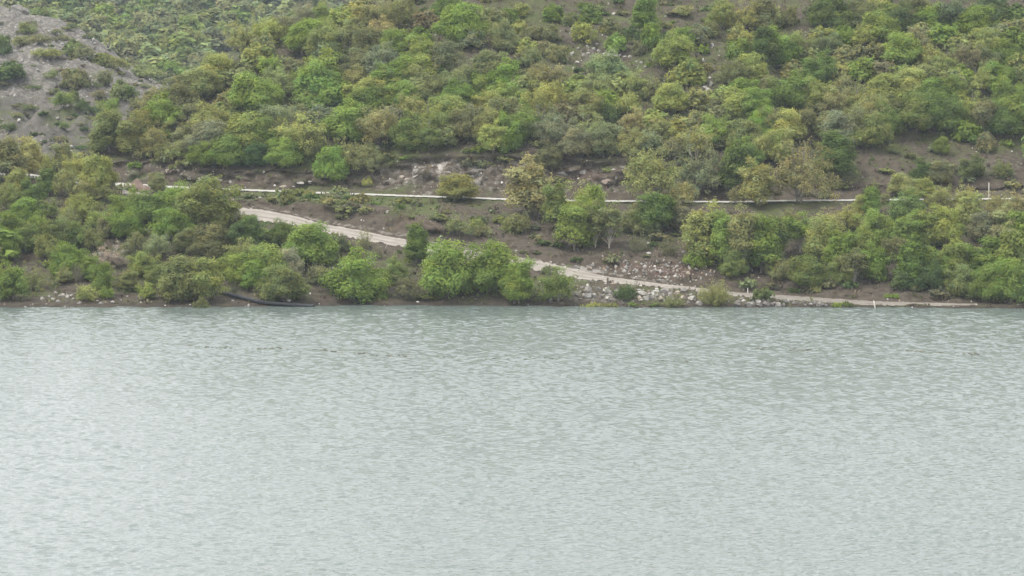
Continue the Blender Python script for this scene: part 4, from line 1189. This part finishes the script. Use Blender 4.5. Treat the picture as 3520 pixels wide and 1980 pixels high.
S3 = 500.0 / 2576.0
SHORE = "370,480,120,110,p;360,590,150,110,g;480,590,90,90,g;700,475,140,90,p;710,540,90,70,g;790,505,50,50,g;880,545,130,70,p;720,640,110,90,p;1120,570,90,100,p;1305,550,170,70,w;1450,560,80,60,g;1280,630,80,70,t;1420,640,100,90,g;1300,490,120,50,p;1740,495,130,80,g;1945,525,80,70,t;1665,650,80,90,t;1565,655,50,60,t;2220,640,130,80,p;2340,730,110,70,p;2060,490,100,70,g;2050,620,100,80,t;2480,690,80,60,g;2140,710,40,40,p;545,470,80,60,g;1820,560,80,70,g;1590,600,60,50,g;980,600,80,60,g;860,610,110,70,d;1010,660,80,60,d;180,580,50,60,p;600,600,70,60,d;330,520,80,50,d;1870,480,70,60,g;1960,560,60,60,p;2330,560,90,70,t;2440,560,70,60,g;1500,640,70,60,d;2400,640,70,60,d;640,530,60,50,d"
for e in SHORE.split(';'):
    q = e.split(',')
    x, y, w, h_ = map(float, q[:4])
    stone(1950 + x * S3, 900 + y * S3, w * S3 * 1.3, h_ * S3 * 1.3, q[4], 'on the shore below the dirt road', 'boulder', 'shore boulders')
RUBBLE = "2140,250,100,80,t;2225,235,50,50,t;1620,270,70,50,w;1780,220,60,60,p;1950,90,110,80,p;1950,150,60,60,p;1880,160,50,50,w;1790,140,70,40,p;1750,280,70,50,w;1610,160,120,50,p;1600,200,70,40,g;1390,180,60,60,g;1460,90,40,40,p;1440,145,40,30,p;1670,95,50,40,p;1805,20,50,40,p;1585,45,25,40,p;1860,75,30,40,p;1265,265,40,40,p;1350,220,40,40,g;1100,155,50,30,p;1060,130,50,40,g;945,45,45,35,t;1175,160,60,40,g;1210,190,40,30,p;1640,320,60,40,p;1840,335,40,30,p;2010,350,40,40,p;2020,410,60,40,w;2180,360,50,50,p;2230,320,60,40,t;2290,325,60,40,t;2370,290,60,70,p;2270,435,40,40,w;2060,270,35,30,w;1900,400,70,30,g;1780,385,60,30,p;1960,270,60,80,g;1710,330,50,40,g;830,215,25,25,w;635,220,28,28,w;1930,220,60,50,g;1870,210,50,40,r;1530,120,50,40,r;1500,200,60,40,r;1690,180,50,40,g;1560,260,40,40,g;2080,180,60,50,r;1280,120,60,40,r;780,130,60,50,r;700,80,70,50,r;860,120,60,50,o"
for e in RUBBLE.split(';'):
    q = e.split(',')
    x, y, w, h_ = map(float, q[:4])
    stone(1950 + x * S3, 900 + y * S3, w * S3, h_ * S3, q[4], 'on the red earth slide above the dirt road', 'stone', 'rubble on the earth slide')
PILE = "60,110,80,60,p;150,90,110,80,p;110,160,70,50,w;210,150,60,60,p;400,120,110,90,t;1400,360,110,60,p;1220,350,110,70,p;1180,300,60,50,p;1270,400,80,40,p"
for e in PILE.split(';'):
    q = e.split(',')
    x, y, w, h_ = map(float, q[:4])
    stone(1950 + x * S3, 900 + y * S3, w * S3, h_ * S3, q[4], 'heaped at the edge of the dirt road', 'stone', 'stones heaped by the road')
CUT6 = "1420,140,110,100,p;1640,100,110,100,w;1700,150,90,70,p;1500,90,30,25,w;1800,90,75,70,g;1570,110,40,35,w;1430,200,120,60,p;1300,200,70,50,t;1350,225,70,50,t;1950,110,80,70,p;2030,100,70,70,p;1990,170,90,60,p;2050,220,60,50,g;1920,200,60,40,t;490,260,90,60,p;250,270,120,80,t;400,250,80,50,g;330,290,60,40,g;1340,265,25,25,w"
for e in CUT6.split(';'):
    q = e.split(',')
    x, y, w, h_ = map(float, q[:4])
    stone(880 + x * TS, 520 + y * TS, w * TS, h_ * TS, q[4], 'set in the rock cut above the pale road', 'rock', 'rocks in the road cut', None, 0.45)
CUT7 = "420,270,75,45,w;780,290,75,55,p;580,200,50,45,o;700,230,80,40,r;900,140,60,50,p;990,120,60,60,p;1060,110,50,50,p;480,170,150,80,g;850,230,110,60,r;640,150,90,70,g;560,270,70,40,r;300,150,80,60,r;700,300,60,40,r;930,220,60,50,g;820,150,70,50,d;905,350,20,20,w"
for e in CUT7.split(';'):
    q = e.split(',')
    x, y, w, h_ = map(float, q[:4])
    stone(1760 + x * TS, 520 + y * TS, w * TS, h_ * TS, q[4], 'set in the red part of the rock cut', 'rock', 'rocks in the red road cut', None, 0.45)
CUT5 = "1400,120,65,55,t;1500,130,90,60,t;1330,120,50,40,g;1680,220,60,50,p;1770,235,60,45,p;1830,250,60,50,g;1580,150,50,40,t;1620,185,45,40,g;1450,170,60,40,r;1940,230,80,60,g;2050,250,70,60,g;2150,230,60,70,r;1180,560,0,0,g;1265,90,40,40,g;1120,190,50,40,r"
for e in CUT5.split(';'):
    q = e.split(',')
    x, y, w, h_ = map(float, q[:4])
    if w:
        stone(x * TS, 520 + y * TS, w * TS, h_ * TS, q[4], 'in the earth bank behind the wooded knoll', 'rock', 'rocks in the left road bank', None, 0.45)
HILL3 = "755,390,40,35,w;730,430,50,30,w;770,450,40,25,w;820,480,40,30,w;860,490,45,30,w;900,490,40,30,w;930,495,45,30,w;960,490,35,30,w;1000,505,40,25,p;1110,545,40,25,p;1150,555,40,30,p;580,555,50,30,p;540,470,50,30,p;530,490,30,20,w;905,110,45,50,p;590,430,40,30,p;1350,730,70,60,w;1760,690,40,25,w;1770,740,60,60,p;1740,790,60,50,w;1720,770,50,40,p;1745,360,30,25,w;1780,390,40,30,w;1740,430,30,30,p;1790,405,30,25,w;2235,415,25,25,w;2250,450,30,30,p;1270,820,50,40,p;1240,800,40,40,g;680,470,40,30,p;1050,500,40,25,w;640,490,40,30,p;1100,580,30,20,p;130,560,30,20,w;430,600,30,20,p;830,450,30,20,p;1190,590,40,25,p;1320,760,40,40,p;1700,540,30,25,p"
for e in HILL3.split(';'):
    q = e.split(',')
    x, y, w, h_ = map(float, q[:4])
    stone(1760 + x * TS, y * TS, w * TS, h_ * TS, q[4], 'in the stony clearing on the hillside', 'stone', 'stones in the hillside clearing', None, 0.4)
for e in "490,1255,50,40,p;530,1285,50,40,p;560,1270,40,40,w;600,1290,60,40,p;640,1280,50,40,p;470,1310,50,35,p;520,1330,60,35,g;590,1330,50,35,d;375,1305,40,35,w;650,1310,40,30,p;865,1330,30,22,w;1075,1320,24,18,w;435,1290,40,30,g;700,1345,60,30,g;1345,1335,40,30,t;1000,1340,50,25,g;900,1350,50,25,g".split(';'):
    q = e.split(',')
    x, y, w, h_ = map(float, q[:4])
    stone(x * TS, 520 + y * TS, w * TS, h_ * TS, q[4], 'on the shore below the wooded knoll', 'stone', 'stones on the knoll shore')
for k in range(58):                       # dark stone edging under the end of the track
    f = rrng.random()
    c = 2535 + f * 350
    r = (1035 + f * 10) + rrng.uniform(-13, 13) * (1 - 0.6 * f)
    w = rrng.uniform(15, 30) * (1 - 0.45 * f)
    stone(c, r, w, w * rrng.uniform(0.6, 0.9), 'd' if rrng.random() < 0.6 else ('g' if rrng.random() < 0.7 else 'p'), 'in the stone edging under the track end', 'stone', 'stone edging of the track')

ORDS = lambda i: ORD[i] if i < len(ORD) else ['nineteenth', 'twentieth', 'twenty-first', 'twenty-second', 'twenty-third', 'twenty-fourth', 'twenty-fifth', 'twenty-sixth', 'twenty-seventh', 'twenty-eighth', 'twenty-ninth', 'thirtieth', 'thirty-first', 'thirty-second', 'thirty-third', 'thirty-fourth', 'thirty-fifth'][i - 18]
for (sz, wd_, noun, where), lst in stone_bk.items():
    lst.sort(key=lambda q: q[0])
    for i, (c, o) in enumerate(lst):
        s = '%s %s %s %s' % (sz, wd_, noun, where)
        if len(lst) == 2: s += ', the %s one' % ('left' if i == 0 else 'right')
        elif len(lst) > 2: s += ', leftmost' if i == 0 else (', rightmost' if i == len(lst) - 1 else ', %s from left' % ORDS(i))
        o['label'] = s

# loose small stones nobody could count
ico_v = np.array([(0, 0, 1), (0.9, 0, 0.4), (0.28, 0.85, 0.4), (-0.72, 0.52, 0.4), (-0.72, -0.52, 0.4), (0.28, -0.85, 0.4), (0.72, 0.52, -0.4), (-0.28, 0.85, -0.4), (-0.9, 0, -0.4), (-0.28, -0.85, -0.4), (0.72, -0.52, -0.4), (0, 0, -1)])
ico_f = np.array([(0, 1, 2), (0, 2, 3), (0, 3, 4), (0, 4, 5), (0, 5, 1), (1, 6, 2), (2, 7, 3), (3, 8, 4), (4, 9, 5), (5, 10, 1), (6, 7, 2), (7, 8, 3), (8, 9, 4), (9, 10, 5), (10, 6, 1), (11, 7, 6), (11, 8, 7), (11, 9, 8), (11, 10, 9), (11, 6, 10)])


def gravel(name, P, size, col, label):
    n = len(P)
    sc = size[:, None, None] * frng.uniform(0.6, 1.3, (n, 1, 3))
    V = ico_v[None] * sc * (1 + 0.25 * frng.normal(size=(n, 12, 1))) + P[:, None]
    F = (ico_f[None] + np.arange(n)[:, None, None] * 12).reshape(-1, 3)
    link(name, mesh_np(name, V.reshape(-1, 3), F, M_GRIT, False, None, dict(col=np.clip(np.repeat(col, 12, 0), 0.02, 0.8))), kind='stuff', label=label)


d_g = INF * (ZB([2.0, 2.05, 2.5, 3.8, 3.95, 4.0, 4.05, 5, 5.02, 5.3, 6, 7, 8, 8.02, 8.3, 9, 9.2, 11], [.8, 1, .5, .35, 1.2, 1, 0.05, 0.05, 2.2, .6, .25, .1, 0, .8, .9, .4, .15, .2])
             + 1.3 * gauss(2250, 930, 200, 60) + 2.5 * gauss(2080, 190, 130, 50) + 1.2 * gauss(2400, 230, 90, 120) + 1.0 * gauss(3380, 560, 250, 80) + .8 * gauss(2150, 1020, 300, 30) + 1.0 * gauss(1500, 580, 200, 60))
NG = 7000
P, gi, gj = sample_grid(NG, d_g, frng)
sz = 0.035 + 0.14 * frng.random(NG) ** 3.5
pc = np.array([(0.36, 0.34, 0.31), (0.26, 0.24, 0.215), (0.48, 0.46, 0.43), (0.30, 0.235, 0.18), (0.17, 0.155, 0.14)])
gravel('gravel', P, sz, pc[frng.choice(5, NG, p=[.3, .3, .16, .14, .1])] * (1 + frng.normal(0, .12, (NG, 1))), 'loose small stones on banks and road edges')
d_r = INF * (gauss(2270, 930, 150, 45) + 1.0 * gauss(2150, 1022, 240, 18) + .5 * gauss(2020, 930, 50, 25)) * ZB([2.05, 2.2, 3.9, 3.97, 5.03, 5.1, 6.3, 6.6], [0, 1, 1, 0, 0, 1, 1, 0])
P, gi, gj = sample_grid(430, d_r, frng)
gravel('rubble', P, 0.07 + 0.2 * frng.random(430) ** 2, 0.68 * pc[frng.choice(5, 430, p=[.3, .3, .1, .15, .15])] * (1 + frng.normal(0, .15, (430, 1))), 'broken stones strewn over the earth slide and boulder shore')
VR = V_R[(V_R[:, 1] > 426) & (V_R[:, 1] < 548) & (V_R[:, 0] > -110)]
NS = 3500
P = VR[frng.integers(0, len(VR), NS)] + frng.normal(size=(NS, 3)) * np.array([.6, .6, 0.02])
gravel('scree', P, 0.06 + 0.26 * frng.random(NS) ** 3, 0.72 * pc[frng.choice(5, NS, p=[.34, .3, .1, .1, .16])] * (1 + frng.normal(0, .14, (NS, 1))), 'scree scattered over the bare rocky hill')
items = []
for q in VR[frng.integers(0, len(VR), 420)]:
    w = frng.uniform(0.7, 2.0)
    items.append(((q[0] + frng.normal(0, .5), q[1], q[2] - 0.15), w, w * frng.uniform(0.3, 0.6), 0.8 * leaf_rgb(['O', 'OR', 'R', 'S', 'OS', 'D'][frng.integers(0, 6)], frng), frng.integers(0, len(LS))))
mass('scrub', items, LS, 'low grey-green scrub thinly covering the bare rocky hill')

# rock pillar at the crest of the bare hill
P_, _ = hit(38, 52, BVH_R)
for k, (dx, dz, sx, sz_) in enumerate([(-2.2, 0.4, 4.0, 3.6), (0.2, 0.8, 3.2, 4.2), (1.7, 0.2, 2.6, 3.8), (-4.5, 0.6, 3.5, 4.6)]):
    o = link('rock_outcrop', ROCKS[k % 8], label=['jagged grey crag on the crest of the bare rocky hill, at the corner', 'tall grey crag on the rocky crest beside the corner crag', 'narrow grey crag ending the row on the rocky crest', 'grey crag cut by the picture edge on the rocky crest'][k], category='crag', group='crags on the rocky hill')
    o.scale = (sx, 3.0, sz_ * 1.25)
    o.rotation_euler = (0, 0, 0.7 * k)
    o.location = (P_.x + dx, P_.y + 5, P_.z + dz)
    o.color = (0.62, 0.6, 0.58, 1)

# ------------------------------------------------------------------ black pipe running into the lake
S4 = 500.0 / 2576.0
PIX = [(330, 232), (470, 268), (600, 300), (730, 335), (860, 368), (980, 394), (1110, 414), (1260, 430), (1420, 442), (1580, 452), (1760, 464), (1950, 482)]
yh = np.array([hit(700 + x * S4, 960 + y * S4 + 5)[0].y for x, y in PIX])
yh = np.minimum(yh, np.interp(np.arange(12), [0, 11], [yh[0], yh[-1]])) - 0.5
pp = np.array([[float(v) for v in unproj(700 + x * S4, 960 + y * S4, Yk)] for (x, y), Yk in zip(PIX, yh)])
pv, pf = tube(pp, [0.2] * len(pp), 14)
pipe = link('drain_pipe', mesh_np('drain_pipe', pv, pf, M_PIPE, True), label='thick black plastic pipe sloping down the shore into the lake', category='pipe')
for j in (2, 5):
    d = pp[j + 1] - pp[j]; d /= np.linalg.norm(d)
    v, f = tube([pp[j] - d * 0.16, pp[j] - d * 0.12, pp[j] + d * 0.12, pp[j] + d * 0.16], [0.2, 0.235, 0.235, 0.2], 14)
    link('coupling', mesh_np('coupling', v, f, M_PIPE, True), pipe)


# ------------------------------------------------------------------ posts, litter, earth heap
def post(c, rt, rb, rad, mat, label, lean=0.0, cap=True):
    P_, _ = hit(c, rb)
    zt = float(unproj(c, rt, P_.y)[2])
    h_ = zt - P_.z
    v, f = tube([(0, 0, -0.3), (0, 0, 0), (lean * .5, 0, h_ * .5), (lean, 0, h_ - 0.03), (lean, 0, h_)], [rad, rad, rad * .96, rad * .92, rad * .55], 8)
    nv = len(v)
    o = link('marker_post', mesh_np('marker_post', v, f, mat, True), label=label, category='post')
    o.location = P_
    tv, tf = tube([(lean, 0, h_ - 0.02), (lean, 0, h_ + 0.015), (lean, 0, h_ + 0.02)], [rad * .9, rad * .7, 0.002], 8)
    link('post_top', mesh_np('post_top', tv, tf, mat), o)


post(2620 + 1003 * TS, 520 + 1330 * TS, 520 + 1388 * TS, 0.07, M_POST, 'pale post leaning at the water edge by the track end', -0.13)
post(2620 + 2015 * TS, 520 + 280 * TS, 520 + 410 * TS, 0.05, M_POST, 'tall thin pale pole beside the upper pale road under the scree')
post(1760 + 2097 * TS, 520 + 1218 * TS, 520 + 1262 * TS, 0.05, M_POST, 'short pale stake on the far verge of the dirt road')
post(1950 + 628 * S3, 900 + 255 * S3, 900 + 292 * S3, 0.05, M_POST, 'short white stake where the dirt road passes the earth slide')
post(1950 + 715 * S3, 900 + 278 * S3, 900 + 372 * S3, 0.11, M_DPOST, 'dark wooden stump post on the shoulder above the boulders')
post(1950 + 425 * S3, 900 + 408 * S3, 900 + 480 * S3, 0.05, M_DPOST, 'thin dark stake behind the pale boulder on the shore')
post(880 + 412 * TS, 520 + 640 * TS, 520 + 690 * TS, 0.04, M_DPOST, 'thin dark stake at the near edge of the upper dirt road')


def litter(c, r, w, h_, label, seed):
    rng = np.random.default_rng(seed)
    P_, _ = hit(c, r)
    mpp = P_.y / FPX
    v = ico_v * np.array([w * mpp, w * mpp * .7, h_ * mpp]) * 0.55 * (1 + .35 * rng.normal(size=(12, 1)))
    v[:, 2] += h_ * mpp * 0.42
    o = link('plastic_bag', mesh_np('plastic_bag', v, ico_f, M_WHITE, False), label=label, category='litter')
    o.location = P_


litter(700 + 1505 * S4, 960 + 395 * S4, 15, 9, 'crumpled white plastic bag behind the black pipe', 1)
litter(880 + 1440 * TS, 520 + 1345 * TS, 9, 5, 'small white scrap at the water line between shore trees', 2)
litter(700 + 1890 * S4, 960 + 262 * S4, 8, 5, 'small white scrap on the bare bank above the pipe end', 3)

# heap of earth tipped beside the upper road
P_, _ = hit(0 + 1220 * TS, 520 + 345 * TS)
th = np.linspace(0, 2 * math.pi, 41)[:-1]
V, rr_ = [], np.linspace(0, 1, 12)
for q in rr_:
    x, y = np.cos(th) * 1.9 * q, np.sin(th) * 1.2 * q
    z = 1.05 * (1 - q) ** 0.8 * (1 + 0.35 * vnoise(np.stack([x * 1.5, y * 1.5, 0 * x], 1), 5)) - 0.25 * q
    V.append(np.stack([x, y, z + 0.12 * fbm(np.stack([x * 3, y * 3, 0 * x], 1), 3, 6)], 1))
V = np.concatenate(V)
F = np.array([(i * 40 + j, (i + 1) * 40 + j, (i + 1) * 40 + (j + 1) % 40, i * 40 + (j + 1) % 40) for i in range(11) for j in range(40)])
M_HEAP = simple_noise_material('red_earth', [(0.3, (0.11, 0.075, 0.06)), (0.55, (0.18, 0.13, 0.105)), (0.75, (0.26, 0.21, 0.18))], 3.0, 0.95, 0.8, 0.1)
o = link('earth_heap', mesh_np('earth_heap', V, F, M_HEAP, True), label='heap of reddish earth and stones tipped beside the pale road', category='earth heap')
o.location = (P_.x, P_.y + 0.5, P_.z - 0.05)

# thin lines of drifting scum and twigs on the lake
LV, n_d = [], 0
for (ca, ra, cb, rb, n) in [(560, 1182, 1500, 1226, 170), (1500, 1226, 2450, 1240, 50), (2600, 1196, 3460, 1216, 200)]:
    f = frng.random(n)
    c = ca + (cb - ca) * f
    r = ra + (rb - ra) * f + 4 * np.sin(f * 9) + frng.normal(0, 1.8, n)
    keep = vnoise(np.stack([f * 14, 0 * f, 0 * f + ca], 1), 4) > -0.15
    Yd = shore_Y(r[keep])
    LV.append(np.stack([col_x(c[keep], Yd, 0 * Yd), Yd, 0 * Yd + 0.01], 1))
LV = np.concatenate(LV)
n = len(LV)
sx, sy = frng.uniform(.06, .26, n), frng.uniform(.04, .1, n)
V = ico_v[None] * np.stack([sx, sy, 0 * sx + .03], 1)[:, None] + LV[:, None]
link('floating_debris', mesh_np('floating_debris', V.reshape(-1, 3), (ico_f[None] + np.arange(n)[:, None, None] * 12).reshape(-1, 3), M_GRIT, False, None, dict(col=np.repeat(np.array([[.12, .115, .08]]) * (1 + frng.normal(0, .25, (n, 1))), 12, 0))), kind='stuff', label='thin broken lines of floating debris on the lake')

# ------------------------------------------------------------------ air
HZ = NT('haze_air')
pvn = HZ.n('VolumePrincipled')
pvn.inputs['Color'].default_value = (0.78, 0.89, 1.0, 1)
pvn.inputs['Density'].default_value = 0.00012
pvn.inputs['Anisotropy'].default_value = 0.0
HZ.l(pvn.outputs[0], HZ.out.inputs['Volume'])
bm = bmesh.new()
bmesh.ops.create_cube(bm, size=1.0)
hm = bpy.data.meshes.new('haze')
bm.to_mesh(hm); bm.free()
hm.materials.append(HZ.m)
hz = link('haze', hm, kind='stuff')
hz.scale = (1600, 1700, 100)
hz.location = (0, 300, 36)
